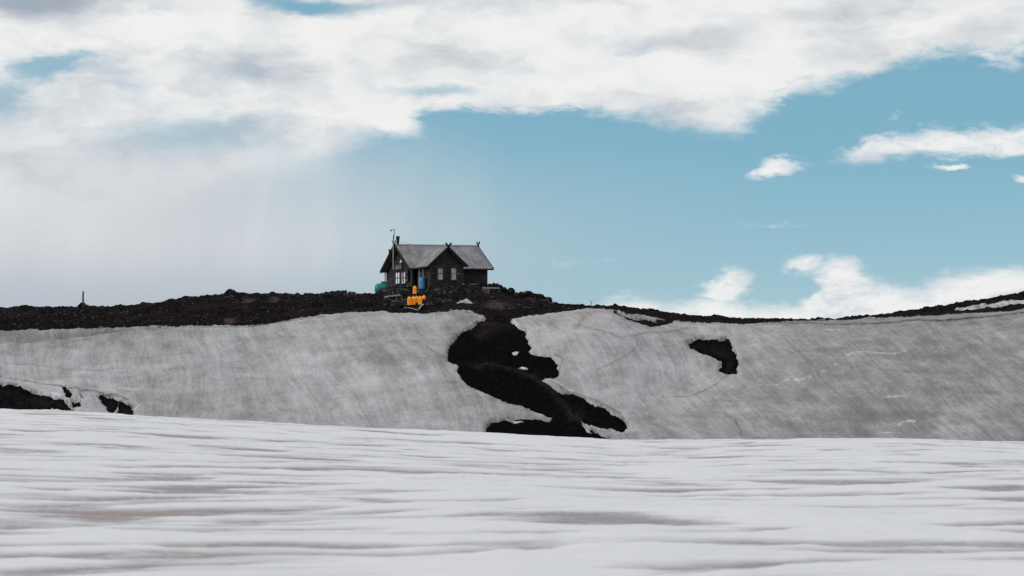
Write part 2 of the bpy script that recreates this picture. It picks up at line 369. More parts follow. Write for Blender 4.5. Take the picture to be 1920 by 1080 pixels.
def sdf(P, Q, poly):
    """signed distance (photo pixels), positive inside"""
    d = np.full(P.shape, 1e9); ins = np.zeros(P.shape, bool); n = len(poly)
    for i in range(n):
        ax, ay = poly[i]; bx, by = poly[(i + 1) % n]
        ex, ey = bx - ax, by - ay; wx, wy = P - ax, Q - ay
        t = np.clip((wx * ex + wy * ey) / (ex * ex + ey * ey + 1e-9), 0, 1)
        d = np.minimum(d, (wx - ex * t) ** 2 + (wy - ey * t) ** 2)
        if ay != by:
            c = ((ay > Q) != (by > Q)) & (P < (bx - ax) * (Q - ay) / (by - ay) + ax); ins ^= c
    d = np.sqrt(d); return np.where(ins, d, -d)
def pline(P, Q, pts):
    d = np.full(P.shape, 1e9)
    for (ax, ay), (bx, by) in zip(pts[:-1], pts[1:]):
        ex, ey = bx - ax, by - ay; t = np.clip(((P - ax) * ex + (Q - ay) * ey) / (ex * ex + ey * ey), 0, 1)
        d = np.minimum(d, (P - ax - ex * t) ** 2 + (Q - ay - ey * t) ** 2)
    return np.sqrt(d)

CHANNEL = [(914, 560), (914, 597), (900, 600), (886, 612), (865, 622), (852, 635), (843, 648), (839, 664), (844, 678), (861, 683), (856, 692), (867, 708), (880, 721),
           (917, 736), (948, 751), (982, 760), (1005, 770), (1026, 778), (1037, 779), (1031, 785), (982, 782), (956, 783), (927, 788), (912, 796), (910, 809), (917, 820), (930, 870),
           (1260, 870), (1200, 836), (1156, 825), (1128, 814), (1100, 802), (1089, 791), (1111, 797), (1140, 801), (1145, 799), (1166, 808), (1177, 799), (1173, 789), (1163, 780),
           (1137, 767), (1116, 757), (1093, 744), (1070, 736), (1046, 732), (1028, 723), (1015, 714), (1022, 709), (1015, 705), (1044, 706), (1048, 695), (1045, 682), (1036, 670),
           (1015, 665), (997, 657), (987, 651), (996, 651), (991, 640), (985, 630), (987, 620), (969, 609), (959, 604), (959, 560)]
ISLAND = [(1288, 640), (1309, 633), (1356, 634), (1366, 634), (1378, 659), (1385, 676), (1382, 701), (1367, 703), (1348, 695), (1353, 678), (1339, 670), (1313, 661), (1294, 652)]
LEFT = [[(-300, 690), (0, 719), (26, 723), (55, 728), (75, 737), (91, 742), (104, 748), (122, 749), (130, 758), (142, 768), (140, 772), (98, 766), (88, 775), (60, 800), (-300, 800)],
        [(116, 727), (125, 726), (136, 738), (134, 746), (123, 744)], [(135, 749), (147, 746), (153, 755), (148, 763), (138, 761)], [(152, 737), (160, 744), (157, 746), (152, 742)],
        [(185, 745), (195, 740), (206, 744), (221, 748), (223, 756), (217, 768), (207, 776), (196, 762)], [(224, 751), (231, 752), (250, 765), (252, 790), (226, 788), (221, 772)]]
BITS = [[(960, 657), (966, 655), (974, 656), (970, 660), (962, 661)], [(972, 687), (979, 681), (991, 687), (986, 690)], [(947, 785), (965, 785), (983, 789), (975, 790), (955, 789)],
        [(856, 567), (863, 563), (874, 561.5), (883, 563), (888, 566), (874, 567.5)], [(1790, 580), (1800, 575), (1860, 568), (1925, 560), (1925, 567), (1860, 574), (1820, 579)],
        [(1089, 794), (1094, 798), (1110, 811), (1100, 807)]]
bound = prof([(-800, 630), (0, 620), (100, 617), (300, 611), (430, 609), (460, 611), (500, 607), (560, 596), (600, 590), (650, 586), (700, 583), (790, 587), (830, 583), (870, 581),
              (885, 583), (905, 592), (915, 600), (958, 597), (990, 592), (1060, 583), (1100, 580), (1125, 579), (1160, 583), (1200, 591), (1280, 603), (1330, 606), (1400, 607), (1500, 602),
              (1560, 601), (1640, 597), (1700, 594), (1790, 588), (1860, 585), (1920, 580), (2600, 540)])

def fan(ys, pxs):
    """grid whose columns fan out from the viewpoint; dense where the photograph looks"""
    Y, P = np.meshgrid(ys, pxs, indexing='ij')
    return (P - 960) / F * np.maximum(Y, 30.0), Y
def grid_mesh(name, X, Y, Z, material, attrs={}, kind='structure', label=None, keep=None):
    nr, nc = X.shape; me = bpy.data.meshes.new(name)
    co = np.stack([X, Y, Z], -1).reshape(-1, 3).astype(np.float32)
    i = np.arange((nr - 1) * (nc - 1)); r, c = i // (nc - 1), i % (nc - 1); a = r * nc + c
    q = np.stack([a, a + 1, a + nc + 1, a + nc], -1).astype(np.int32)
    if keep is not None:
        k = keep.reshape(-1); q = q[k[q].any(1)]
        used = np.zeros(len(co), bool); used[q.reshape(-1)] = True
        remap = np.cumsum(used) - 1; q = remap[q].astype(np.int32); co = co[used]
        attrs = {n: v.reshape(-1)[used] for n, v in attrs.items()}
    me.vertices.add(len(co)); me.vertices.foreach_set('co', co.reshape(-1))
    me.loops.add(q.size); me.loops.foreach_set('vertex_index', q.reshape(-1))
    me.polygons.add(len(q)); me.polygons.foreach_set('loop_start', np.arange(0, q.size, 4, dtype=np.int32))
    me.update(calc_edges=True); me.validate()
    me.polygons.foreach_set('use_smooth', np.ones(len(me.polygons), bool))
    for n, v in attrs.items():
        at_ = me.attributes.new(n, 'FLOAT', 'POINT'); at_.data.foreach_set('value', v.reshape(-1).astype(np.float32))
    me.materials.append(material)
    o = bpy.data.objects.new(name, me); C.objects.link(o); o['kind'] = kind
    if label: o['label'] = label
    return o

def spaced(*segs):
    out = []
    for a, b, n in segs: out.append(np.linspace(a, b, n, endpoint=False))
    out.append([segs[-1][1]]); return np.concatenate(out)

def build_terrain():
    pxs = spaced((-60000, -6000, 20), (-6000, -400, 70), (-400, -10, 100), (-10, 1930, 1380), (1930, 2320, 100), (2320, 8000, 70), (8000, 62000, 20))
    ys = spaced((50, 108, 6), (108, 160, 620), (160, 300, 60), (300, 4000, 30))
    X, Y = fan(ys, pxs); Z = terrain(X, Y)
    Yc = np.clip(Y, 100, 400)
    P = 960 + F * X / Yc; Q = H0 - (Z - CAMZ) / Yc * F
    front = (Y < 150)
    jit = 2.4 * fbm(X * 1.3, Y * 1.3, 4, 3) + 3.2 * fbm(X * 4, Y * 4, 3, 9); P2 = P + jit; Q2 = Q + 1.7 * fbm(X * 1.1, Y * 1.1, 4, 21) + 2.2 * fbm(X * 4, Y * 4, 3, 29)
    ch = sdf(P2, Q2 - 1.5, CHANNEL) + .8
    s = np.minimum(Q2 - bound(P), -ch)
    s = np.where(Y > 149.5, -np.minimum(20, (Y - 149.5) * 20), s)
    for poly in LEFT + [ISLAND]: s = np.minimum(s, -sdf(P2, Q2, poly))
    bits = np.full(X.shape, -1e9)
    for poly in BITS: bits = np.maximum(bits, sdf(P + .3 * jit, Q, poly))
    bits = np.where(Y > 149.5, -50, bits)
    s0 = s.copy(); s = np.maximum(s, bits); isb = (bits >= s0) & (s0 < -1)
    # debris arc in the upper right snow
    arc = pline(P2, Q2, [(1128, 577), (1160, 588), (1190, 600), (1222, 606), (1258, 602), (1288, 593)])
    s = np.minimum(s, np.where((P > 1150) & (P < 1275), arc - 2.6 - 3.2 * sst(1160, 1215, P) * sst(1270, 1225, P), 1e9))
    # --- volcanic ground
    rough = 0.30 * fbm(X / 1.6, Y / 1.6, 5, 31, .55) + 0.10 * fbm(X * 2.2, Y * 2.2, 3, 41)
    inch = sst(-6, 3, ch)
    # the trail: a low raised rib winding down the bare strip
    trail = pline(P2, Q2, [(880, 684), (920, 684), (960, 692), (1000, 708), (1035, 733), (1058, 758), (1070, 775), (1088, 792)])
    trail2 = pline(P2, Q2, [(960, 560), (935, 585), (918, 606), (900, 625)])
    chn = np.clip(inch * (Q > 600), 0, 1)
    gzv = Z - 0.12 + rough * (1 - .45 * chn) + (.12 + .12 * (P > 650)) * np.clip(fbm(X * .55, Y * .55, 3, 87), -.1, 1) * (1 - chn) * sst(0, -8, s)  + 0.30 * np.exp(-(trail / 9) ** 2) * chn
    edge = sst(0, 26, ch) * chn; gzv -= 0.10 * edge
    skyd = np.abs(Y - 147)
    gzv += 0.10 * np.clip(fbm(X * 1.9, Y * 1.9, 3, 77), -.2, 1) * (skyd < 9)
    G0 = gzv.copy(); gzv = gzv - np.where(isb, .0, .8) * sst(3, 10, s) - .02 * isb * (s > 0)
    flat = sst(4.5, 2.5, np.maximum(np.abs(X + 6.0) * .7, np.abs(Y - 151) * .9))
    chn_m = np.maximum(chn, .75 * sst(-13, -2, s) * (Q > 575) * (Y < 149))
    pale = np.zeros(X.shape)
    for (cx, cy, rx, ry) in ((468, 561, 14, 3.5), (515, 560, 11, 3.5), (440, 559, 8, 2), (430, 598, 12, 4), (445, 560, 5, 2), (1000, 560, 16, 3), (930, 570, 25, 6)):
        pale = np.maximum(pale, np.exp(-(((P2 - cx) / rx) ** 2 + ((Q2 - cy) / ry) ** 2) ** 2))
    path = .75 * np.exp(-(trail / 5) ** 2) + .7 * sst(628, 592, Q) + .7 * np.exp(-(trail2 / 9) ** 2) + .5 * sst(1040, 1075, P) * sst(800, 770, Q) * sst(1105, 1080, P) * sst(750, 765, Q)
    grid_mesh('volcanic_ground', X, Y, gzv, M['ground'], {'chan': chn_m, 'pale': pale, 'path': np.clip(path, 0, 1)}, label='black brown volcanic gravel ground and bare strips between the snow')
    # --- snow slope
    thick = np.where(bits > s - .5, .03, .12)
    und = 0.50 * fbm(X / 9, Y / 7, 3, 51) + 0.05 * fbm((X + .42 * Y) * .9, Y * .14, 4, 61) + 0.02 * fbm(X * 2.5, Y * 2.5, 3, 63)
    m_ = sst(2, 25, s)
    sz = np.where(s < 0, G0 + 0.07 * np.maximum(s, -12), G0 + .01 + np.where(isb, .05, Z + thick + und * m_ - G0) * (1 - np.exp(-np.maximum(s, 0) / 2.2)))
    # the lip that folds over the upper left of the bank
    lip = prof([(-800, 690), (0, 652), (60, 648), (110, 643), (160, 635), (230, 626), (330, 620), (470, 618), (560, 603), (640, 592), (720, 586)])(P)
    on = sst(720, 520, P)
    sz += on * sst(2, 10, s) * (0.22 * np.exp(-((Q - lip - 5) / 5) ** 2) - 0.45 * np.exp(-((Q - lip + 7) / 7) ** 2))
    dirt = np.zeros(X.shape)
    dirt = np.maximum(dirt, .95 * on * np.exp(-((Q2 - lip + 1.5) / 2.4) ** 2) * sst(-.25, .25, fbm(X * .4, Y * .4, 3, 71)))
    dl = pline(P, Q2, [(1380, 602), (1480, 609), (1560, 612), (1640, 609), (1720, 603), (1760, 605), (1840, 599), (1930, 588)])
    dirt = np.maximum(dirt, .9 * np.exp(-(dl / 1.6) ** 2))
    dirt = np.maximum(dirt, .75 * sst(22, 0, Q - skyl(P)) * sst(1090, 1150, P) * sst(-.2, .12, fbm(X * .6, Y * 1.2, 4, 73) + .04))
    dirt = np.maximum(dirt, 1.0 * np.exp(-(arc / 5.5) ** 2) * sst(-.1, .3, fbm(X * 1.5, Y * 1.5, 3, 75)))
    dirt = np.maximum(dirt, .65 * sst(4, 0, s) * sst(0, .3, fbm(X * 1.2, Y * 1.2, 3, 79)))
    for L_, w_, a_ in (([(1240, 745), (1300, 740), (1340, 722), (1365, 705)], 1.2, .5), ([(1380, 640), (1410, 700), (1395, 706)], 1.2, .0),
                       ([(0, 683), (60, 681), (120, 690), (200, 697)], 1.2, .35), ([(0, 708), (60, 716), (110, 725), (170, 737), (215, 742), (240, 752)], 1.3, .8),
                       ([(1120, 690), (1150, 682), (1175, 668), (1195, 652)], 1.2, .4), ([(1100, 618), (1160, 636), (1240, 632), (1290, 620)], 2.2, .35),
                       ([(800, 655), (830, 672), (855, 685)], 1.3, .5), ([(1022, 709), (1060, 733), (1110, 750), (1165, 778)], 1.3, .6), ([(1378, 795), (1392, 822)], 1.4, .6),
                       ([(1040, 668), (1056, 676), (1050, 692)], 1.5, .5)):
        dirt = np.maximum(dirt, a_ * np.exp(-(pline(P2, Q2, L_) / w_) ** 2))
    grime_shade = np.zeros(X.shape)  # grime patches plus painted shading: darker above the lip, to the right and base
    for (cx, cy, rx, ry, a_) in ((708, 665, 34, 34, .8), (1035, 612, 16, 12, .7), (1010, 610, 10, 14, .6), (1450, 790, 160, 40, .45), (1640, 660, 300, 60, .25), (1230, 600, 90, 14, .5), (90, 640, 150, 14, .6), (1750, 790, 200, 60, .25), (1480, 700, 220, 60, .25)):
        grime_shade = np.maximum(grime_shade, a_ * np.exp(-(((P2 - cx + .5 * (cy - Q)) / rx) ** 2 + ((Q2 - cy) / ry) ** 2)))
    grime_shade = np.maximum(grime_shade, .62 * sst(1200, 1700, P)); grime_shade = np.maximum(grime_shade, .85 * on * sst(2, -2, Q2 - lip)); grime_shade = np.maximum(grime_shade, .16 * sst(690, 800, Q)); grime_shade = np.clip(grime_shade + .25 * fbm(X * .7, Y * .3, 3, 83) * (grime_shade > .05), 0, 1)
    stain = np.exp(-(pline(P2, Q2, [(1112, 586), (1098, 596), (1082, 617)]) / 7) ** 2)
    stain = np.maximum(stain, .35 * np.exp(-(np.abs(ch + 4) / 5) ** 2) * (P < 930))
    clean = np.zeros(X.shape)
    for L_, w_ in (([(1565, 693), (1578, 686), (1592, 674), (1612, 670), (1650, 669), (1680, 664), (1700, 659)], 1.6), ([(1490, 714), (1500, 716), (1522, 711)], 1.9),
                   ([(1465, 717), (1480, 714)], 1.0), ([(1438, 727), (1458, 723)], 1.0), ([(225, 729), (245, 731), (270, 731)], 1.9), ([(300, 713), (320, 707)], 1.1), ([(1540, 706), (1548, 704)], 1.8),
                   ([(1655, 752), (1700, 752)], 1.4), ([(1685, 796), (1705, 790), (1715, 791)], 2.6), ([(1470, 792), (1500, 788)], 1.3), ([(1545, 624), (1575, 621)], 1.6), ([(1255, 746), (1262, 745)], 1.3),
                   ([(1330, 713), (1342, 706)], 2.2), ([(1280, 742), (1305, 733)], 1.2), ([(1360, 758), (1375, 759)], 1.3), ([(98, 741), (115, 744)], 2.6), ([(1440, 786), (1470, 781), (1480, 785)], .9), ([(1650, 810), (1690, 813)], 1.0),
                   ([(250, 768), (262, 764)], 1.6), ([(983, 763), (1010, 775), (1034, 781)], 1.6), ([(1018, 712), (1040, 718), (1075, 736)], 1.2), ([(1094, 796), (1120, 802)], 1.2),
                   ([(908, 594), (896, 600), (880, 611)], 2.0), ([(961, 600), (972, 612)], 2.4), ([(1436, 726), (1400, 733)], .8)):
        clean = np.maximum(clean, np.exp(-(pline(P + .8 * jit, Q + .5 * jit, L_) / (w_ * .8)) ** 2))
    clean = np.maximum(clean, (.75 + .25 * (P > 900)) * sst(-1, 1, bits) * (bits > -2) * (1 - .6 * ((P < 900) & (P > 700))))
    sz += 0.03 * clean
    keep = (s > -9) & (Y < 151) & (Y > 100)
    grid_mesh('snow_slope', X, Y, sz, M['slope'], {'dirt': dirt, 'stain': stain, 'clean': clean, 'grime_shade': grime_shade}, keep=keep, label='grey dirty snow bank sloping below the hut')

def field_z(X, Y):
    Yc = np.maximum(Y, 45.0); px = 960 + F * X / Yc
    ze = z_of(fgc(px), 74.0)
    t = np.clip((Y - 10) / 64.0, 0, 1)
    z = ze * t
    z = z + 0.20 * np.sin(np.pi * np.clip((Y - 30) / 60, 0, 1)) * 0 
    td = np.clip((Y - 74) / 26.0, 0, 1)
    return z - 4.5 * td * td
def build_field():
    pxs = spaced((-60000, -6000, 16), (-6000, -300, 60), (-300, 2220, 820), (2220, 8000, 60), (8000, 62000, 16))
    k = np.arange(900) / 899
    ys = np.concatenate([np.linspace(-60, 8, 25), 8.5 * (80 / 8.5) ** k, np.linspace(81, 112, 20)])
    X, Y = fan(ys, pxs); Z = field_z(X, Y)
    # wind ripples and sun cups, drawn out across the view
    Xr = X + .10 * Y; Yr = Y - .16 * X
    wx = 1.2 * fbm(X / 4, Y / 4, 2, 5); wy = .7 * fbm(X / 5 + 9, Y / 3, 2, 6)
    h1 = fbm((Xr + wx) / 4.2, (Yr + wy) / .85, 5, 101, .55)
    h2 = fbm((Xr - wx) / 7.0, (Yr + wy) / 2.6, 3, 111, .5)
    h3 = fbm(Xr / .55, Yr / .3, 2, 121, .5)
    h = np.abs(h1) * -1
    H = 0.095 * h1 + 0.12 * h2 + 0.010 * h3
    fade = sst(110, 60, Y) * .6 + .4
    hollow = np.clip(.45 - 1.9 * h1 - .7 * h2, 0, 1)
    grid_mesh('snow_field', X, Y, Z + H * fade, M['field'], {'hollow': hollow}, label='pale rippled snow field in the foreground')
build_terrain(); build_field()

# ------------------------------------------------------------------ mesh collector
def frame(origin, u, v, w=(0, 0, 1)):
    m = Matrix((u, v, w)).transposed().to_4x4(); m.translation = Vector(origin); return m
class MB:
    def __init__(s): s.bm = bmesh.new(); s.uv = s.bm.loops.layers.uv.new('UVMap')
    def box(s, c, size, rot=None, mt=None):
        T = Matrix.Translation(c) @ (rot.to_4x4() if rot else Matrix()) @ Matrix.Diagonal((*size, 1))
        if mt: T = mt @ T
        bmesh.ops.create_cube(s.bm, size=1, matrix=T); return s
    def quadprism(s, pts, off):
        """closed prism: polygon pts extruded by vector off"""
        off = Vector(off); a = [s.bm.verts.new(Vector(p)) for p in pts]; b = [s.bm.verts.new(Vector(p) + off) for p in pts]; n = len(a)
        s.bm.faces.new(a); s.bm.faces.new(b[::-1])
        for i in range(n): s.bm.faces.new((a[i], b[i], b[(i + 1) % n], a[(i + 1) % n]))
        return s
    def bar(s, a, b, w, h=None, up=(0, 0, 1)):
        a, b = Vector(a), Vector(b); d = b - a; L = d.length; d.normalize(); up = Vector(up)
        if abs(d.dot(up)) > .98: up = Vector((0, 1, 0))
        x = up.cross(d).normalized(); y = d.cross(x)
        T = Matrix((x, y, d)).transposed().to_4x4(); T.translation = (a + b) / 2
        bmesh.ops.create_cube(s.bm, size=1, matrix=T @ Matrix.Diagonal((w, h or w, L, 1))); return s
    def tube(s, pts, r, n=10, caps=True):
        pts = [Vector(p) for p in pts]; rs = r if isinstance(r, (list, tuple)) else [r] * len(pts); rings = []
        for i, p in enumerate(pts):
            d = (pts[min(i + 1, len(pts) - 1)] - pts[max(i - 1, 0)]).normalized()
            x = d.cross(Vector((0, 0, 1)) if abs(d.z) < .9 else Vector((1, 0, 0))).normalized(); y = d.cross(x)
            rings.append([s.bm.verts.new(p + rs[i] * (math.cos(t) * x + math.sin(t) * y)) for t in [2 * math.pi * k / n for k in range(n)]])
        for a, b in zip(rings[:-1], rings[1:]):
            for k in range(n): s.bm.faces.new((a[k], a[(k + 1) % n], b[(k + 1) % n], b[k]))
        if caps: s.bm.faces.new(rings[0][::-1]); s.bm.faces.new(rings[-1])
        return s
    def rock(s, c, r, rnd, flat=.75, sub=2):
        v0 = len(s.bm.verts)
        T = Matrix.Translation(c) @ Matrix.Rotation(rnd.uniform(0, 6.28), 4, 'Z') @ Matrix.Rotation(rnd.uniform(-.5, .5), 4, 'X') @ Matrix.Diagonal((r * rnd.uniform(.8, 1.35), r * rnd.uniform(.8, 1.2), r * flat * rnd.uniform(.8, 1.2), 1))
        res = bmesh.ops.create_icosphere(s.bm, subdivisions=sub, radius=1, matrix=Matrix())
        sd = [(Vector((rnd.gauss(0, 1), rnd.gauss(0, 1), rnd.gauss(0, 1))).normalized(), rnd.uniform(.55, .9)) for _ in range(9)]
        for v in res['verts']:
            p = v.co.copy()
            for n_, k in sd:                       # chip facets off
                q = p.dot(n_)
                if q > k: p -= n_ * (q - k)
            p *= 1 + rnd.uniform(-.06, .06)
            v.co = T @ p
        return s
    def build(s, name, m, parent=None, smooth=False, bevel=0.0, loc=None):
        bmesh.ops.recalc_face_normals(s.bm, faces=s.bm.faces)
        me = bpy.data.meshes.new(name)
        if loc is not None: bmesh.ops.translate(s.bm, vec=-Vector(loc), verts=s.bm.verts)
        s.bm.to_mesh(me); s.bm.free(); me.materials.append(m)
        if smooth:
            for p in me.polygons: p.use_smooth = True
        o = bpy.data.objects.new(name, me); C.objects.link(o)
        if loc is not None: o.location = loc
        if parent: o.parent = parent
        if bevel:
            b = o.modifiers.new('bevel', 'BEVEL'); b.width = bevel; b.segments = 2
        return o
def tag(o, label, cat, group=None):
    o['label'] = label; o['category'] = cat
    if group: o['group'] = group
    return o
def empty(name, loc, rz=0):
    o = bpy.data.objects.new(name, None); C.objects.link(o); o.location = loc; o.rotation_euler.z = rz; o.empty_display_size = .2; return o

# ------------------------------------------------------------------ the hut
TH = R(24)
HX, HY = (773.5 - 960) / F * 148, 148.0          # front left wall corner
HG = z_of(552, 148)                            # floor level
hut = empty('mountain_hut', (HX, HY, HG))
tag(hut, 'black timber hut with grey felt roof and front gable on the rocky hilltop', 'hut')
# hut frame: x along the front wall, y towards the front (normal), z up with a slight settling of the left end
ux, uy = Vector((math.cos(TH), math.sin(TH), 0.016)), Vector((math.sin(TH), -math.cos(TH), 0.0))
HM = Matrix((ux, uy, Vector((0, 0, 1)))).transposed().to_4x4()   # local (u, n, z) -> parent space
def hp(name, mb, m, parent=None, bevel=0.0, smooth=False):
    """bake the hut frame into the mesh and parent it"""
    bmesh.ops.transform(mb.bm, matrix=HM, verts=mb.bm.verts)
    return mb.build(name, m, parent or hut, bevel=bevel, smooth=smooth)
WL, WD = 6.78, 6.2                              # wall length and depth
ZE = z_of(502, 147.5) - HG                      # eave height
ZR = z_of(459, 151.0) - HG                      # ridge height
OE, OG = 0.40, 0.45
mid = -WD / 2
slope_m = (ZR - ZE) / (WD / 2 + OE)
def roofz(n): return ZR - abs(n - mid) * slope_m
# extension
EU0, EU1, EN = 0.47, 3.34, 2.92
eu = (EU0 + EU1) / 2; EOH = 0.34; ENR = EN + 0.36
ZX = z_of(465, 146.5) - HG                      # extension ridge height
eslope = (ZX - ZE) / ((EU1 - EU0) / 2 + EOH)
def eroofz(u): return ZX - abs(u - eu) * eslope

def siding(mb, P, along, out, w, z0, topf, openings, board=0.17, z1=None, t=0.03):
    """lap boards on a wall: P start, along/out unit vectors (2D in hut frame), topf(s)=roof height, openings=(s0,s1,z0,z1)"""
    P = Vector((*P, 0)); al = Vector((*along, 0)); ou = Vector((*out, 0)); z = z0
    zmax = z1 or max(topf(s) for s in [w * k / 40 for k in range(41)])
    while z < zmax:
        zt = min(z + board, zmax)
        segs = [(0.0, w)]
        ss = [w * k / 200 for k in range(201) if topf(w * k / 200) >= zt - 0.01]
        if not ss: break
        segs = [(ss[0], ss[-1])]
        for (a, b, oz0, oz1) in openings:
            if zt > oz0 + .01 and z < oz1 - .01:
                new = []
                for (p, q) in segs:
                    if b <= p or a >= q: new.append((p, q)); continue
                    if a > p: new.append((p, a))
                    if b < q: new.append((b, q))
                segs = new
        for (p, q) in segs:
            if q - p < .03: continue
            k = random.uniform(-.003, .003)
            A = P + al * p; B = P + al * q
            prof_ = [A + Vector((0, 0, z)) + ou * (0.012 + t + k), A + Vector((0, 0, zt - .008)) + ou * (0.010 + k), A + Vector((0, 0, zt - .008)) - ou * 0.02, A + Vector((0, 0, z)) - ou * 0.02]
            mb.quadprism(prof_, B - A)
        z += board

def build_hut():
    # main walls: solid core shells plus boards
    gw = [(1.52, 2.42, 1.12 - .02, 1.98)]
    def solid(pts2, off, mb): mb.quadprism(pts2, off)
    mb = MB()
    # left gable wall (at u=0, out = -u), s runs from front corner backwards; windows given in s
    win_g = [(2.05, 2.95, 0.95, 1.95), (3.55, 4.55, 0.78 + .1, 1.95)]
    gt = lambda s: roofz(-s) - 0.10
    siding(mb, (0, 0), (0, -1), (-1, 0), WD, 0.0, gt, WG_OPEN)
    core = [(0.0, 0, -0.6), (0.0, -WD, -0.6), (0.0, -WD, roofz(-WD) - .08), (0.0, mid, ZR - .1), (0.0, 0, roofz(0) - .08)]
    mb.quadprism([(a + 0.02, b, c) for a, b, c in core], (0.12, 0, 0))
    # right gable wall
    siding(mb, (WL, -WD), (0, 1), (1, 0), WD, 0.0, lambda s: roofz(-WD + s) - .10, [])
    mb.quadprism([(a + WL - .14, b, c) for a, b, c in core], (0.12, 0, 0))
    # rear wall
    siding(mb, (0, -WD), (1, 0), (0, -1), WL, 0.0, lambda s: roofz(0) - .06, [])
    mb.box((WL / 2, -WD + .08, (ZE) / 2 - .3), (WL - .3, .12, ZE + .5))
    # front wall right of the extension, and the short piece left of the doorway
    siding(mb, (EU1, 0), (1, 0), (0, 1), WL - EU1, 0.0, lambda s: roofz(0) - .06, [])
    mb.box(((EU1 + WL) / 2 - .07, -.08, ZE / 2 - .3), (WL - EU1 - .14, .12, ZE + .55))
    hp('wall', mb, M['wood'])
    # extension walls (front gable + side, side open near the main house: the entrance)
    mb = MB()
    w = EU1 - EU0
    siding(mb, (EU0, EN), (1, 0), (0, 1), w, 0.0, lambda s: eroofz(EU0 + s) - .10, WF_OPEN)
    mb.quadprism([(EU0, EN - .14, -.6), (EU1, EN - .14, -.6), (EU1, EN - .14, eroofz(EU1) - .08), (eu, EN - .14, ZX - .1), (EU0, EN - .14, eroofz(EU0) - .08)], (0, .12, 0))
    siding(mb, (EU0, 0.75), (0, 1), (-1, 0), EN - .75, 0.0, lambda s: eroofz(EU0) - .06, [])
    mb.box((EU0 + .08, (EN + .75) / 2, ZE / 2 - .25), (.12, EN - .75 - .2, ZE + .5))
    siding(mb, (EU1, 0), (0, 1), (1, 0), EN, 0.0, lambda s: eroofz(EU1) - .06, [])
    mb.box((EU1 - .08, EN / 2, ZE / 2 - .25), (.12, EN - .2, ZE + .5))
    hp('extension_wall', mb, M['wood'])
    # entrance: recessed dark lobby with a plank door
    mb = MB(); mb.box((1.7, -1.25, 1.1), (3.0, .06, 2.9)); mb.box((.19, -.65, 1.1), (.04, 1.2, 2.8)); mb.box((1.9, 0.2, 1.1), (.06, 2.8, 2.8))
    mb.box((1.0, -.2, 0.02), (1.8, 2.0, .08)); hp('lobby', mb, M['darkwood'])
    mb = MB()
    for k in range(6): mb.box((.42 + k * .14, -1.19, 1.02), (.13, .05, 1.9))
    d = hp('door', mb, M['darkwood'])
    mb = MB(); mb.tube([(.5, -1.15, 1.0), (.5, -1.08, 1.0), (.6, -1.08, 1.0)], .012, 6); hp('handle', mb, M['metal'], d)
    # corner boards
    for (x, y) in ((0.0, 0.0), (0.0, -WD), (WL, 0.0), (EU0, EN), (EU1, EN)):
        mb = MB(); sx = -1 if x < 1 else 1; zt = roofz(0) - .08 if y <= 0 else eroofz(EU0) - .08
        mb.box((x + sx * .005, y - .03, zt / 2 - .2), (.11, .13, zt + .4)); hp('corner_board', mb, M['frame'])
    # doorway posts
    for (u, n, wd) in ((0.43, 0.32, .085), (0.43, 0.66, .13)):
        mb = MB(); mb.box((u, n, ZE / 2 - .1), (wd, wd, ZE + .1)); hp('porch_post', mb, M['greywood'])
    # roofs, each slope a slab with felt
    def slab(name, quad, thick, m, seam_dir, parent=None, uvs=None):
        mb = MB(); a = [Vector(p) for p in quad]
        nrm = (a[1] - a[0]).cross(a[-1] - a[0]).normalized()
        if nrm.z < 0: nrm = -nrm
        # subdivided sheet with small waves so the felt is not perfectly flat
        return mb, a, nrm
    def felt(mb, quad, nrm, thick, nu=24, nv=12, wav=.012, seed=0):
        a, b, c, d = [Vector(p) for p in quad]; V = []
        for i in range(nu + 1):
            for j in range(nv + 1):
                s, t = i / nu, j / nv
                p = (a * (1 - s) + b * s) * (1 - t) + (d * (1 - s) + c * s) * t
                q = p + nrm * (wav * float(fbm(np.array([s * 7.0 + seed]), np.array([t * 4.0]), 3, 5)[0]) * 2 * min(1, 6 * t + .2))
                V.append(mb.bm.verts.new(q))
        L1, L2 = (b - a).length, (d - a).length
        for i in range(nu):
            for j in range(nv):
                k = i * (nv + 1) + j; f = mb.bm.faces.new((V[k], V[k + nv + 1], V[k + nv + 2], V[k + 1])); f.smooth = True
                for lp, (ii, jj) in zip(f.loops, ((i, j), (i + 1, j), (i + 1, j + 1), (i, j + 1))): lp[mb.uv].uv = (ii / nu * L1 + seed, jj / nv * L2)
        mb.quadprism([p - nrm * .03 for p in (a, b, c, d)], -nrm * (thick - .03))
        # fascia skirts closing the gap
        for p, q in ((a, b), (b, c), (c, d), (d, a)):
            e = mb.bm.faces.new([mb.bm.verts.new(p + nrm * .0), mb.bm.verts.new(q), mb.bm.verts.new(q - nrm * .03), mb.bm.verts.new(p - nrm * .03)])
    def nrm_of(q):
        a, b, c = Vector(q[0]), Vector(q[1]), Vector(q[3]); n = (b - a).cross(c - a).normalized(); return n if n.z > 0 else -n
    l, r = -OG, WL + OG
    front = [(l, mid, ZR), (r, mid, ZR), (r, OE, ZE), (l, OE, ZE)]
    rear = [(r, mid, ZR), (l, mid, ZR), (l, -WD - OE, ZE), (r, -WD - OE, ZE)]
    mb = MB(); felt(mb, front, nrm_of(front), .09, 40, 16, .02, 1); felt(mb, rear, nrm_of(rear), .09, 20, 8, .02, 9)
    roof = hp('roof', mb, M['roof'])
    mb = MB(); mb.quadprism([(l, mid - .16, ZR - .085), (l, mid, ZR + .03), (l, mid + .16, ZR - .085), (l, mid + .16, ZR - .065), (l, mid, ZR + .05), (l, mid - .16, ZR - .065)], (r - l, 0, 0)); hp('ridge_cap', mb, M['roof'], roof)
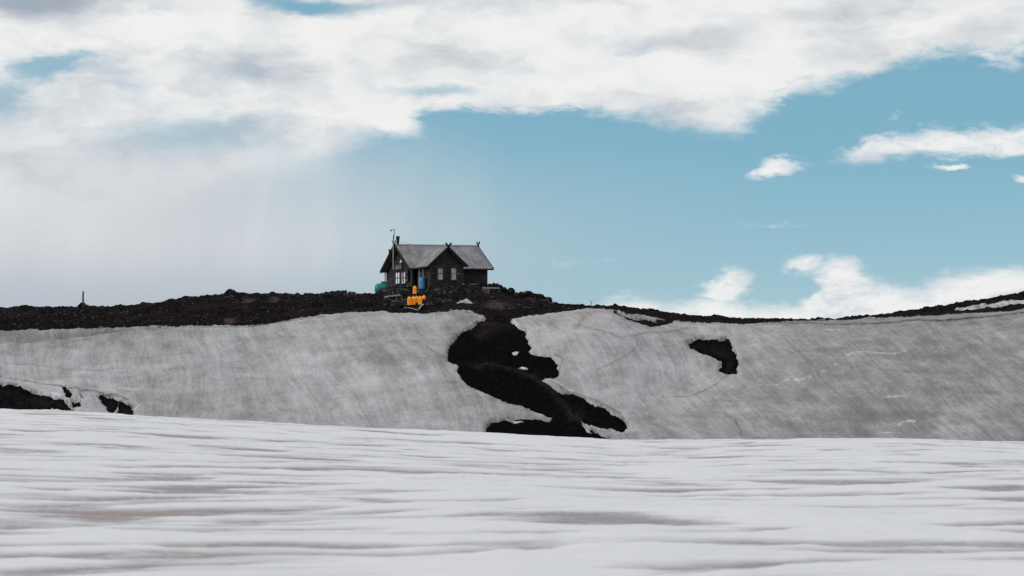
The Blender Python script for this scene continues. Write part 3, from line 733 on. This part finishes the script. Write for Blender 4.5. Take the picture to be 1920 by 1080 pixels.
    # extension roof: runs back until it meets the main slope
    nb = mid + (ZR - ZX) / slope_m * 1.0 + .02                       # where its ridge dies into the main roof
    el, er = EU0 - EOH, EU1 + EOH
    L_ = [(eu, nb, ZX + .035), (eu, ENR, ZX + .035), (el, ENR, ZE + .035), (el, OE - .02, ZE + .035)]
    R_ = [(eu, ENR, ZX + .035), (eu, nb, ZX + .035), (er, OE - .02, ZE + .035), (er, ENR, ZE + .035)]
    mb = MB(); felt(mb, L_, nrm_of(L_), .09, 20, 14, .03, 4); felt(mb, R_, nrm_of(R_), .09, 20, 10, .02, 7); hp('extension_roof', mb, M['roof'])
    # valley flashing strip where the two roofs meet on the left
    # barge boards + crossed finials
    def barge(u_, n_, zr, ze, half, du, dn, name='bargeboard', m=M['trim'], horn=.42, wd=.2):
        # du,dn: outward normal of gable; runs along the other axis
        for sgn in (-1, 1):
            mb = MB()
            if du:   # gable across n
                p0 = Vector((u_, n_, zr)); p1 = Vector((u_, n_ + sgn * half, ze))
            else:
                p0 = Vector((u_, n_, zr)); p1 = Vector((u_ + sgn * half, n_, ze))
            d = (p1 - p0).normalized(); up = Vector((0, 0, 1)) - d * d.z; up.normalize(); ou = Vector((du, dn, 0))
            a = p0 - up * (wd - .05) - ou * .0; 
            pts = [p0 + up * .04 - d * .02, p1 + up * .04 + d * .05, p1 - up * (wd - .04) + d * .05, p0 - up * (wd - .04) - d * .02]
            mb.quadprism(pts, ou * .04 * (1 if sgn > 0 else 1.4)); hp(name, mb, m if not (sgn < 0 and m is M['trim'] and du < 0) else M['trim'])
        mb = MB()
        for sgn in (-1, 1):
            ax = Vector((0, 1, 0)) if du else Vector((1, 0, 0)); ou = Vector((du, dn, 0))
            k = Vector((u_, n_, zr)) + ou * (.05 if sgn > 0 else .085)
            d = (ax * sgn * (.76 if du else .66) + Vector((0, 0, .66 if du else .74))).normalized()
            mb.bar(k - d * .2, k + d * horn, .15, .05, up=ou)
        hp('finial', mb, M['trim'])
    barge(l, mid, ZR, ZE, WD / 2 + OE, -1, 0, horn=.48)
    barge(r, mid, ZR, ZE, WD / 2 + OE, 1, 0, horn=.50)
    barge(eu, ENR, ZX + .035, ZE + .035, (EU1 - EU0) / 2 + EOH, 0, 1, horn=.40)
    # small horn lower down on the far side of the left gable
    mb = MB(); q = Vector((l - .06, mid - 1.05, roofz(mid - 1.05) - .1)); mb.bar(q, q + Vector((0, -.12, .42)), .05, .15, up=(1, 0, 0)); hp('finial', mb, M['trim'])
    # eave fascia boards
    for (a, b) in (((l, OE + .02, ZE - .09), (el, OE + .02, ZE - .09)), ((er, OE + .02, ZE - .09), (r, OE + .02, ZE - .09)), ((el - .02, OE, ZE - .06), (el - .02, ENR, ZE - .06))):
        mb = MB(); mb.bar(a, b, .035, .13) if a[0] != b[0] else mb.bar(a, b, .035, .12); hp('fascia', mb, M['trim'])
    # pale drip edges along the eaves plus strips coloured as lit edges on the left-hand verges
    for (a, b) in (((l, OE + .045, ZE - .03), (el - .02, OE + .045, ZE - .03)), ((er + .02, OE + .045, ZE - .03), (r, OE + .045, ZE - .03)), ((el - .05, OE + .06, ZE + .01), (el - .05, ENR, ZE + .01))):
        mb = MB(); mb.bar(a, b, .02, .05); hp('drip_edge', mb, M['roof'], roof)
    mb = MB(); mb.bar((eu - .05, ENR + .08, ZX + .05), (el - .04, ENR + .08, ZE + .05), .05, .05, up=(0, 1, 0)); hp('lit_verge_strip', mb, M['trimlit'], roof)  # added strip whose paler colour paints a lit edge
    mb = MB(); mb.bar((l - .07, mid - .1, ZR + .0), (l - .07, -WD - OE - .04, ZE + .02), .05, .06, up=(1, 0, 0)); hp('lit_verge_strip', mb, M['trimlit'], roof)
    # front windows
    for (s0, s1, z0, z1) in WF_OPEN:
        wf = None; mb = MB(); a, b = EU0 + s0, EU0 + s1; n0 = EN + .015; t = .05
        for (x0, x1, y0, y1) in ((a, a + t, z0, z1), (b - t, b, z0, z1), (a + t, b - t, z0, z0 + t), (a + t, b - t, z1 - t, z1), (a + t, b - t, z0 + (z1 - z0) * .52, z0 + (z1 - z0) * .52 + .03)):
            mb.box(((x0 + x1) / 2, n0, (y0 + y1) / 2), (x1 - x0, .08, y1 - y0))
        wf = hp('window', mb, M['frame'])
        mb = MB(); mb.box(((a + b) / 2, EN - .01, (z0 + z1) / 2), (b - a - .04, .02, z1 - z0 - .04)); hp('pane', mb, M['glass'], wf)
        mb = MB(); mb.box(((a + b) / 2, EN + .05, z1 + .06), (b - a + .22, .07, .10)); mb.box((a - .06, EN + .045, (z0 + z1) / 2), (.08, .05, z1 - z0 + .1)); mb.box((b + .06, EN + .045, (z0 + z1) / 2), (.08, .05, z1 - z0 + .1)); hp('trim', mb, M['frame'], wf)
        mb = MB(); mb.box(((a + b) / 2, EN + .07, z0 - .03), (b - a + .16, .12, .05)); hp('sill', mb, M['frame'], wf)
    # gable windows: each two columns of two panes
    for (s0, s1, z0, z1) in WG_OPEN:
        mb = MB(); t = .05; u0 = -.02
        cols = [s0, (s0 + s1) / 2 - t / 2, s1 - t]
        for c_ in cols: mb.box((u0, -(c_ + t / 2), (z0 + z1) / 2), (.08, t, z1 - z0))
        for zz in (z0, z0 + (z1 - z0) * .48, z1 - t): mb.box((u0 + .004, -(s0 + s1) / 2, zz + t / 2), (.07, s1 - s0 - .002, t))
        wf = hp('window', mb, M['frame'])
        mb = MB(); mb.box((-.008, -(s0 + s1) / 2, (z0 + z1) / 2), (.02, s1 - s0 - .04, z1 - z0 - .04)); hp('pane', mb, M['glassb'], wf)
        mb = MB(); mb.box((-.06, -(s0 + s1) / 2, z0 - .04), (.12, s1 - s0 + .12, .05)); hp('sill', mb, M['frame'], wf)
    # open shutter standing off the wall beside the right gable window
    s1 = WG_OPEN[0][0]; z0, z1 = WG_OPEN[0][2] + .25, WG_OPEN[0][3] + .12
    mb = MB(); k = 0; z = z0
    while z < z1 - .02: mb.quadprism([(-.10, -s1 + .03, z), (-.10, -s1 + .03, z + .10), (-.075, -s1 + .03, z + .10), (-.06, -s1 + .03, z)], (-.10, .98, 0)); z += .105
    sh = hp('shutter', mb, M['wood'])
    mb = MB(); mb.bar((-.12, -s1 + .02, z0 - .03), (-.22, -s1 + 1.02, z0 + .0), .05, .05); hp('batten', mb, M['greywood'], sh)
    # board on the gable behind the mast
    mb = MB()
    for zz in (2.62, 2.30): mb.box((-.09, mid - .10, zz), (.05, 1.55, .07))
    mb.box((-.07, mid - .10, 2.46), (.03, 1.45, .27)); hp('gable_board', mb, M['boardgrey'])
    # lamp under the gable
    mb = MB(); mb.tube([(-.22, mid + .95, 3.02), (-.22, mid + .95, 2.93), (-.22, mid + .95, 2.78)], [.03, .09, .13], 12); mb.bar((-.02, mid + .95, 3.06), (-.24, mid + .95, 3.04), .03); hp('gable_lamp', mb, M['white'])
    # narrow plank on the gable below the lamp
    mb = MB(); mb.box((-.05, mid + .92, 1.9), (.04, .16, 1.6)); hp('batten', mb, M['trim'])
    # stovepipe
    mb = MB(); mb.tube([(.20, mid - 1.0, ZR - 1.2), (.20, mid - 1.0, ZR + .55)], .125, 14); sp = hp('chimney', mb, M['trim'], smooth=False)
    mb = MB(); mb.tube([(.20, mid - 1.0, ZR + .50), (.20, mid - 1.0, ZR + .60), (.20, mid - 1.0, ZR + .80)], [.14, .17, .17], 14); hp('chimney_cap', mb, M['rust'], sp)
    mb = MB(); mb.tube([(.30, mid - 1.0, ZR + .40), (1.2, mid - .2, ZR + .03)], .010, 5); hp('guy_wire', mb, M['metal'], sp)
    # mast at the gable with a wind sensor
    mb = MB(); mb.tube([(-.62, mid + .10, 2.25), (-.60, mid + .02, ZR + .35)], .042, 8); ms = hp('mast', mb, M['pole'])
    mb = MB(); mb.tube([(-.60, mid + .02, ZR - .3), (-.55, mid + .0, ZR + .75), (-.5, mid + .04, ZR + .95), (-.5, mid + .04, ZR + 1.32)], [.035, .055, .03, .03], 8); hp('mast_top', mb, M['metal'], ms)
    mb = MB(); mb.bar((-.5, mid + .04, ZR + 1.27), (-.72, mid - .02, ZR + 1.28), .035)
    bmesh.ops.create_icosphere(mb.bm, subdivisions=2, radius=.075, matrix=Matrix.Translation((-.76, mid - .03, ZR + 1.2))); hp('wind_sensor', mb, M['metal'], ms)
    # down pipes
    mb = MB(); mb.tube([(EU0 - .20, 1.75, ZE - .02), (EU0 - .22, 1.78, .9)], .03, 8); hp('downpipe', mb, M['hose'])
    mb = MB(); mb.tube([(-.10, -WD - .30, ZE - .05), (-.10, -WD - .22, .2)], .055, 8); hp('downpipe', mb, M['pole'])
    mb = MB(); mb.tube([(EU1 + .06, EN + .05, 1.0 - .2), (EU1 + .06, EN + .05, .25)], .05, 8); hp('downpipe', mb, M['hose'])
    mb = MB(); mb.box((EU0 + 2.52, EN + .06, 1.62), (.28, .03, .06)); hp('plaque', mb, M['greywood'])
    # plinth
    mb = MB(); mb.box((WL / 2, mid, -.55), (WL - .1, WD - .1, 1.1)); mb.box((eu, EN / 2 - .1, -.56), (EU1 - EU0 - .1, EN, 1.06)); hp('plinth', mb, M['darkwood'])
# (s0,s1,z0,z1): left gable, measured from the front corner backwards; extension front, from its left corner
WG_OPEN = [(1.58, 2.62, 0.98, 2.02), (2.98, 4.06, 1.02, 2.06)]
WF_OPEN = [(0.60, 1.15, 1.06, 2.10), (1.80, 2.35, 1.06, 2.10)]
build_hut()

# ------------------------------------------------------------------ rubble, stones and cairns
def H(u, n, z=0):    # hut frame -> world
    return Vector((HX, HY, HG)) + HM @ Vector((u, n, z))
def rubble(name, pts, label, cat, n, rmin, rmax, seed, m=M['rock'], group=None, fill=True, flat=.8, crown=0):
    """pile of stones between two lines: pts = list of (px, row_top, row_bottom, depth)"""
    rnd = random.Random(seed); mb = MB(); A = np.array(pts, float)
    for k in range(n):
        px = rnd.uniform(A[0, 0], A[-1, 0]); t = rnd.random() ** .9
        rt, rb, y = (np.interp(px, A[:, 0], A[:, i]) for i in (1, 2, 3))
        row = rt + (rb - rt) * t; r = rnd.uniform(rmin, rmax) * (1 + .3 * t)
        yy = y + .9 * (1 - t) - .9 * t
        mb.rock(at(px, row + r * 14, yy), r, rnd, flat, 2 if r > .12 else 1)
    if fill:
        # solid heart of the heap, so that no daylight shows between stones
        xs = np.linspace(A[0, 0], A[-1, 0], max(6, int((A[-1, 0] - A[0, 0]) / 4)))
        rows = []
        for px in xs:
            rt, rb, y = (np.interp(px, A[:, 0], A[:, i]) for i in (1, 2, 3))
            j = rnd.uniform(-1, 1)
            rows.append([mb.bm.verts.new(at(px, rb + 4, y - 1.0)), mb.bm.verts.new(at(px, rt + 6 + j, y + .1)), mb.bm.verts.new(at(px, rt + 6 + j, y + 1.2)), mb.bm.verts.new(at(px, rb + 4, y + 1.6))])
        for a, b in zip(rows[:-1], rows[1:]):
            for k in range(4): mb.bm.faces.new((a[k], a[(k + 1) % 4], b[(k + 1) % 4], b[k]))
        mb.bm.faces.new(rows[0]); mb.bm.faces.new(rows[-1][::-1])
    for k in range(crown):
        px = A[0, 0] + (A[-1, 0] - A[0, 0]) * (k + rnd.uniform(.1, .9)) / crown; rt, y = (np.interp(px, A[:, 0], A[:, i]) for i in (1, 3))
        r = rnd.uniform(.16, .34); mb.rock(at(px, rt + 3 + rnd.uniform(-2, 2), y + .3), r, rnd, rnd.uniform(.8, 1.5), 2)
    c = pts[len(pts) // 2]; o = mb.build(name, m, loc=at(c[0], c[2], c[3]))
    return tag(o, label, cat, group)

rubble('rubble_wall', [(706, 552, 560, 147.4), (716, 543, 560, 147.0), (722, 537, 560, 147.0), (735, 535, 562, 146.2), (750, 534, 562, 145.2), (770, 536, 562, 145.2)],
       'heap of black lava stones under the gable windows, left of the doorway', 'stone wall', 190, .13, .36, 1)
rubble('rubble_wall', [(800, 540, 562, 145.2), (815, 535, 564, 143.6), (850, 534, 564, 143.4), (880, 533, 562, 144.6), (902, 534, 562, 146.0)],
       'wide heap of lava stones beneath the two front windows of the hut', 'stone wall', 330, .13, .36, 2)
rubble('rubble_wall', [(898, 536, 560, 147.2), (915, 534, 560, 148.4), (932, 534, 560, 148.6), (942, 541, 560, 148.6), (955, 547, 562, 148.4), (966, 551, 563, 148.2)],
       'stone heap off the right corner of the hut, around the planks', 'stone wall', 170, .14, .34, 3, crown=16)
rubble('rubble_wall', [(958, 553, 563, 148.2), (975, 551, 565, 148), (990, 549, 566, 148), (1010, 553, 569, 148), (1022, 556, 570, 148), (1032, 565, 572, 148)],
       'low jagged line of dark stones on the skyline running down right of the hut', 'stone wall', 120, .14, .30, 4, flat=1.0, crown=24)
rubble('rubble_wall', [(p_, a_, b_, hit(p_, b_).y + 1.0) for p_, a_, b_ in ((722, 561, 569), (740, 557, 571), (765, 557, 571), (800, 556, 573), (825, 558, 570), (850, 562, 570))],
       'lower terrace of dark stones behind the row of yellow canisters', 'stone wall', 230, .08, .22, 5)

def cairn(px, y, rows, n, label, seed, r=.16, name='cairn', width=14, spread=.6):
    top, bot = rows; rnd = random.Random(seed); mb = MB()
    for k in range(n):
        t = rnd.random(); row = top + (bot - top) * t; w = width * (.12 + .88 * t ** .8)
        mb.rock(at(px + rnd.uniform(-w, w), row + r * 10, y + rnd.uniform(-spread, spread) * (.3 + t)), rnd.uniform(.6, 1.1) * r, rnd, .75, 2)
    return tag(mb.build(name, M['rock'], loc=at(px, bot, y)), label, 'cairn')
cairn(156, 147, (568, 577), 60, 'small dark mound of stones holding the upright marker post at far left', 21, .17)
cairn(433, 147, (542, 550), 46, 'small flat topped pile of stones on the hill crest left of the hut', 22, .17, width=14)
# broad low rock mound
rubble('rock_mound', [(600, 549, 556, 147), (618, 544, 556, 147), (640, 542, 556, 147), (658, 545, 556, 147), (674, 550, 556, 147)], 'broad low mound of dark rock on the crest between cairn and hut', 'rock mound', 90, .12, .24, 23)
p0 = at(156, 577, 147)
mb = MB(); mb.tube([at(156, 572, 147), at(155.6, 556, 147), at(156.2, 546, 147)], [.085, .075, .07], 8); tag(mb.build('marker_post', M['brownwood'], loc=at(156, 572, 147)), 'upright weathered wooden post standing in the stone mound at far left', 'post')
# snowed-in rock on the bank
rnd = random.Random(5); mb = MB(); b = hit(478, 612)
for k in range(7): mb.rock(b + Vector((rnd.uniform(-.65, .55), rnd.uniform(-.2, .2), .34 + rnd.uniform(0, .12))), rnd.uniform(.15, .28), rnd, .6)
tag(mb.build('boulder', M['rock'], loc=b), 'flat dark boulder poking out of the snow at the upper edge of the left bank', 'boulder')
# thin stick on the skyline
mb = MB(); a = at(1110, 578, 146.5); mb.tube([a, at(1109, 568, 146.5), at(1106.5, 563, 146.5)], [.03, .025, .02], 6); mb.tube([at(1109, 568, 146.5), at(1111, 565.5, 146.5)], .018, 5)
tag(mb.build('marker_stick', M['darkwood'], loc=a), 'thin leaning stick on the skyline right of the bare strip', 'stick')

# loose lava rocks on the skyline and on the bare ground: individual things made from six shapes
protos = []
for k in range(6):
    mb = MB(); mb.rock((0, 0, 0), 1.0, random.Random(100 + k), .8, 2); bmesh.ops.recalc_face_normals(mb.bm, faces=mb.bm.faces)
    me = bpy.data.meshes.new('lava_rock'); mb.bm.to_mesh(me); mb.bm.free(); me.materials.append(M['rock']); protos.append(me)
first = True
def lava_rock(p, r, label, group):
    o = bpy.data.objects.new('lava_rock', random.choice(protos)); C.objects.link(o); o.location = p
    o.scale = (r * random.uniform(.8, 1.3), r * random.uniform(.8, 1.2), r * random.uniform(.6, .95)); o.rotation_euler = (random.uniform(-.4, .4), random.uniform(-.4, .4), random.uniform(0, 6.28))
    return tag(o, label, 'rock', group)
for k in range(110):
    px = random.choice([random.uniform(1120, 1420)] * 3 + [random.uniform(0, 700), random.uniform(1640, 1915)])
    y = 146.6 + random.uniform(-.8, 1.0); x = (px - 960) / F * y; r = random.choice([.09, .11, .13, .17])
    lab = ('small dark rock on the skyline right of the bare strip', 'rocks on the right skyline') if px > 1000 and px < 1500 else \
          (('small dark rock on the dark hill crest left of the hut', 'rocks on the left crest') if px < 800 else ('small dark rock on the far right ridge', 'rocks on the right ridge'))
    lava_rock((x, y, gz(x, y) - .05), r, *lab)
for k in range(70):
    px = random.uniform(0, 420) if k < 40 else random.uniform(420, 1060)
    row = random.uniform(582, 604) if k < 40 else random.uniform(562, 578)
    p = hit(px, row); lava_rock(p - Vector((0, 0, .10)), random.uniform(.10, .20), 'dark rock lying on the dark gravel band above the snow', 'rocks on the gravel band')

# gravel: nobody could count it
def gravel():
    rnd = np.random.RandomState(5); n = 3600
    base = np.array([(0, 0, 1), (1, 0, 0), (0, 1, 0), (-1, 0, 0), (0, -1, 0), (0, 0, -.6)], float)
    fc = [(0, 1, 2), (0, 2, 3), (0, 3, 4), (0, 4, 1), (5, 2, 1), (5, 3, 2), (5, 4, 3), (5, 1, 4)]
    px = rnd.uniform(-60, 1100, n); y = 131 + 17.5 * rnd.rand(n) ** .8; x = (px - 960) / F * y; z = terrain(x, y)
    row = H0 - (z - CAMZ) / y * F; ok = row < bound(px) - 3; x, y, z = x[ok], y[ok], z[ok]; n = len(x)
    r = rnd.uniform(.02, .06, n) + .07 * rnd.rand(n) ** 6; V = np.zeros((n, 6, 3)); a = rnd.rand(n) * 6.28
    for i in range(6):
        j = rnd.uniform(.6, 1.3, (n, 3)) * r[:, None]
        bx, by, bz = base[i]; V[:, i, 0] = x + (bx * np.cos(a) - by * np.sin(a)) * j[:, 0]; V[:, i, 1] = y + (bx * np.sin(a) + by * np.cos(a)) * j[:, 1]; V[:, i, 2] = z - .08 + bz * j[:, 2] * .9
    me = bpy.data.meshes.new('gravel'); T = (np.arange(n)[:, None, None] * 6 + np.array(fc)[None]).reshape(-1, 3)
    me.from_pydata(V.reshape(-1, 3).tolist(), [], T.tolist()); me.materials.append(M['rockp']); o = bpy.data.objects.new('gravel', me); C.objects.link(o)
    o['kind'] = 'stuff'; o['label'] = 'scattered small stones on the dark gravel hill'; o['category'] = 'gravel'
gravel()

# ------------------------------------------------------------------ things around the hut
# yellow canisters
def canister(p, rz, label, s=1.0, tilt=0.0):
    root = empty('canister', p, rz); root.rotation_euler.y = tilt; tag(root, label, 'canister', 'yellow canisters by the hut')
    w, d, h = .30 * s, .28 * s, .60 * s
    mb = MB(); ring = []
    for (z, k) in ((0, .92), (.02, 1), (h * .80, 1), (h * .90, .86), (h, .52)):
        pts = []
        for i in range(16):
            t = 2 * math.pi * i / 16; c, q = math.cos(t), math.sin(t); e = .45
            pts.append(mb.bm.verts.new((math.copysign(abs(c) ** e, c) * w / 2 * k, math.copysign(abs(q) ** e, q) * d / 2 * k, z)))
        ring.append(pts)
    for a, b in zip(ring[:-1], ring[1:]):
        for i in range(16): mb.bm.faces.new((a[i], a[(i + 1) % 16], b[(i + 1) % 16], b[i]))
    mb.bm.faces.new(ring[0][::-1]); mb.bm.faces.new(ring[-1]); mb.build('body', M['yellow'], root, smooth=False, bevel=.006)
    mb = MB(); mb.tube([(w * .18, 0, h - .01), (w * .18, 0, h + .05)], .04, 12); mb.build('cap', M['yellow'], root)
    mb = MB(); mb.tube([(-w * .3, 0, h * .93), (-w * .26, 0, h + .05), (w * .02, 0, h + .05), (w * .06, 0, h - .01)], .017, 8); mb.build('handle', M['yellow'], root)
    return root
YC = hit(780, 572).y
def can_at(px, row, s, label, rz, tilt=0.0, y=0.0):
    p = hit(px, row) + Vector((0, y, 0)); return canister(p, rz, label, s, tilt)
can_at(767.6, 572.2, 1.0, 'leftmost yellow canister of the row standing below the hut', .2)
can_at(775.2, 571.6, 1.02, 'second yellow canister from the left in the row below the hut', -.1)
can_at(781.0, 570.6, 1.0, 'middle yellow canister of the row below the hut', .3, y=0.3)
can_at(787.6, 571.3, 1.02, 'fourth yellow canister from the left in the row below the hut', .05)
can_at(793.6, 568.2, .92, 'rightmost yellow canister of the row, standing a little higher and tilted', -.4, .10, y=0.0)
PY = hit(777, 560).y
canister(at(777.6, 551.4, PY), .1, 'single yellow canister standing above the row on the dark platform')

# dark platform of planks under the single canister
root = empty('plank_platform', at(777, 552.9, PY)); tag(root, 'dark plank platform with the single yellow canister on it', 'platform')
base = at(777, 552.9, PY)
for k in range(4):
    mb = MB(); mb.box((0, -.5 + k * .34, .03), (2.2, .30, .06)); mb.build('plank', M['darkwood'], root)
for sx in (-.9, .9):
    mb = MB(); mb.box((sx, 0, -.35), (.12, 1.2, .68)); mb.build('leg', M['darkwood'], root)
# ledge the row stands on
mb = MB(); rnd = random.Random(9)
for k in range(60): mb.rock(at(764 + rnd.uniform(0, 34), 579 + rnd.uniform(0, 5), YC + rnd.uniform(-.6, .2)), rnd.uniform(.12, .22), rnd, .6)
tag(mb.build('stone_ledge', M['rock'], loc=at(780, 576, YC)), 'ledge of dark stones carrying the row of yellow canisters', 'stone ledge')

# blue barrel on a stand
bp_ = H(EU0 - .32, 1.85, .38)
root = empty('water_barrel', bp_); tag(root, 'blue plastic rain barrel under the downpipe beside the doorway', 'barrel')
mb = MB(); prof_b = [(.0, .235), (.03, .26), (.20, .272), (.22, .282), (.25, .272), (.46, .275), (.68, .272), (.71, .282), (.74, .272), (.88, .255), (.93, .22)]
mb.tube([(0, 0, z) for z, r in prof_b], [r for z, r in prof_b], 24); mb.build('body', M['blue'], root)
mb = MB(); mb.tube([(0, 0, .92), (0, 0, .95)], .2, 20); mb.tube([(.1, .05, .95), (.1, .05, .98)], .04, 10); mb.build('lid', M['blue'], root)
mb = MB()
for k in (-.18, .18): mb.box((k, 0, -.25), (.1, .5, .5))
mb.box((0, 0, -.02), (.6, .6, .045)); o = mb.build('barrel_stand', M['darkwood']); o.location = bp_; tag(o, 'low dark wooden stand under the blue barrel', 'stand')

# green tank behind the left gable
tp = at(713, 542, 150.5)
root = empty('fuel_tank', tp); root.rotation_euler.z = R(8); tag(root, 'round teal green tank half hidden by stones at the left end of the hut', 'tank')
mb = MB(); pr = [(-.9, .02), (-.88, .22), (-.80, .38), (-.66, .47), (-.50, .50), (.0, .50), (.15, .43), (.25, .25), (.27, .02)]
mb.tube([(x + .42, 0, 0) for x, r in pr], [r for x, r in pr], 28); mb.build('shell', M['teal'], root, smooth=True)
mb = MB(); mb.tube([(.28, 0, .46), (.28, 0, .60)], .20, 18); mb.tube([(.28, 0, .60), (.28, 0, .64)], .24, 18); mb.build('hatch', M['teal'], root)
for sx in (0.0, .45):
    mb = MB(); mb.box((sx, 0, -.5), (.12, .7, .35)); mb.build('saddle', M['darkwood'], root)
# white pipe stub on tank
mb = MB(); mb.tube([(.50, -.1, .40), (.50, -.1, .68), (.62, -.1, .70)], .05, 8); mb.build('filler_pipe', M['hose'], root)

# light planks
def plank(a, b, w, h, label, m, name='plank', cat='plank'):
    mb = MB(); mb.bar(a, b, h, w); c = (Vector(a) + Vector(b)) / 2
    return tag(mb.build(name, m, loc=c, bevel=.004), label, cat)
plank(at(724, 556.5, hit(724, 559).y), at(753, 553.0, hit(753, 556.5).y), .10, .35, 'pale grey board lying on the stones left of the yellow canisters', M['greywood'])
plank(at(889, 539.5, 147.0), at(935, 540.5, 147.6), .14, .55, 'long pale grey plank laid level on the stones right of the hut', M['greywood'])
plank(at(880, 532.8, 148.6), at(909, 533.4, 149.0), .05, .3, 'thin pale board lying against the right foot of the hut wall', M['greywood'])
plank(at(884, 543, 146.8), at(903, 544, 146.9), .05, .2, 'narrow brown slat lying just below the long pale plank', M['brownwood'])
# brown wooden crate under the long plank
cp = at(909.5, 556, 146.8); root = empty('wooden_crate', cp); root.rotation_euler.z = .15; tag(root, 'brown slatted wooden crate under the long pale plank', 'crate')
for k in range(4):
    mb = MB(); mb.box((0, -.28, .09 + k * .155), (.72, .025, .13)); mb.box((0, .28, .09 + k * .155), (.72, .025, .13)); mb.box((-.35, 0, .09 + k * .155), (.025, .53, .13)); mb.box((.35, 0, .09 + k * .155), (.025, .53, .13)); mb.build('slat', M['brownwood'], root)
mb = MB(); mb.box((0, 0, .02), (.66, .5, .03)); mb.build('bottom', M['darkwood'], root)
# pale slanted pipe and hose at the snow edge
py = hit(786, 581).y; q0 = [at(785.5, 580.5, py), at(788, 575.5, py + .1), at(791, 572, py + .2), at(794, 571.2, py + .3)]
mb = MB(); mb.tube(q0, .05, 8); tag(mb.build('drain_pipe', M['hose'], loc=q0[0]), 'short pale bent pipe sticking up below the yellow canisters', 'pipe')
q0 = [hit(px, r) + Vector((0, 0, .10)) for px, r in ((757, 579.5), (766, 579.5), (773, 581), (783, 584))]
mb = MB(); mb.tube(q0, .02, 7); tag(mb.build('hose', M['hose'], loc=q0[0]), 'thin pale hose lying on the dark ground just above the snow edge', 'hose')
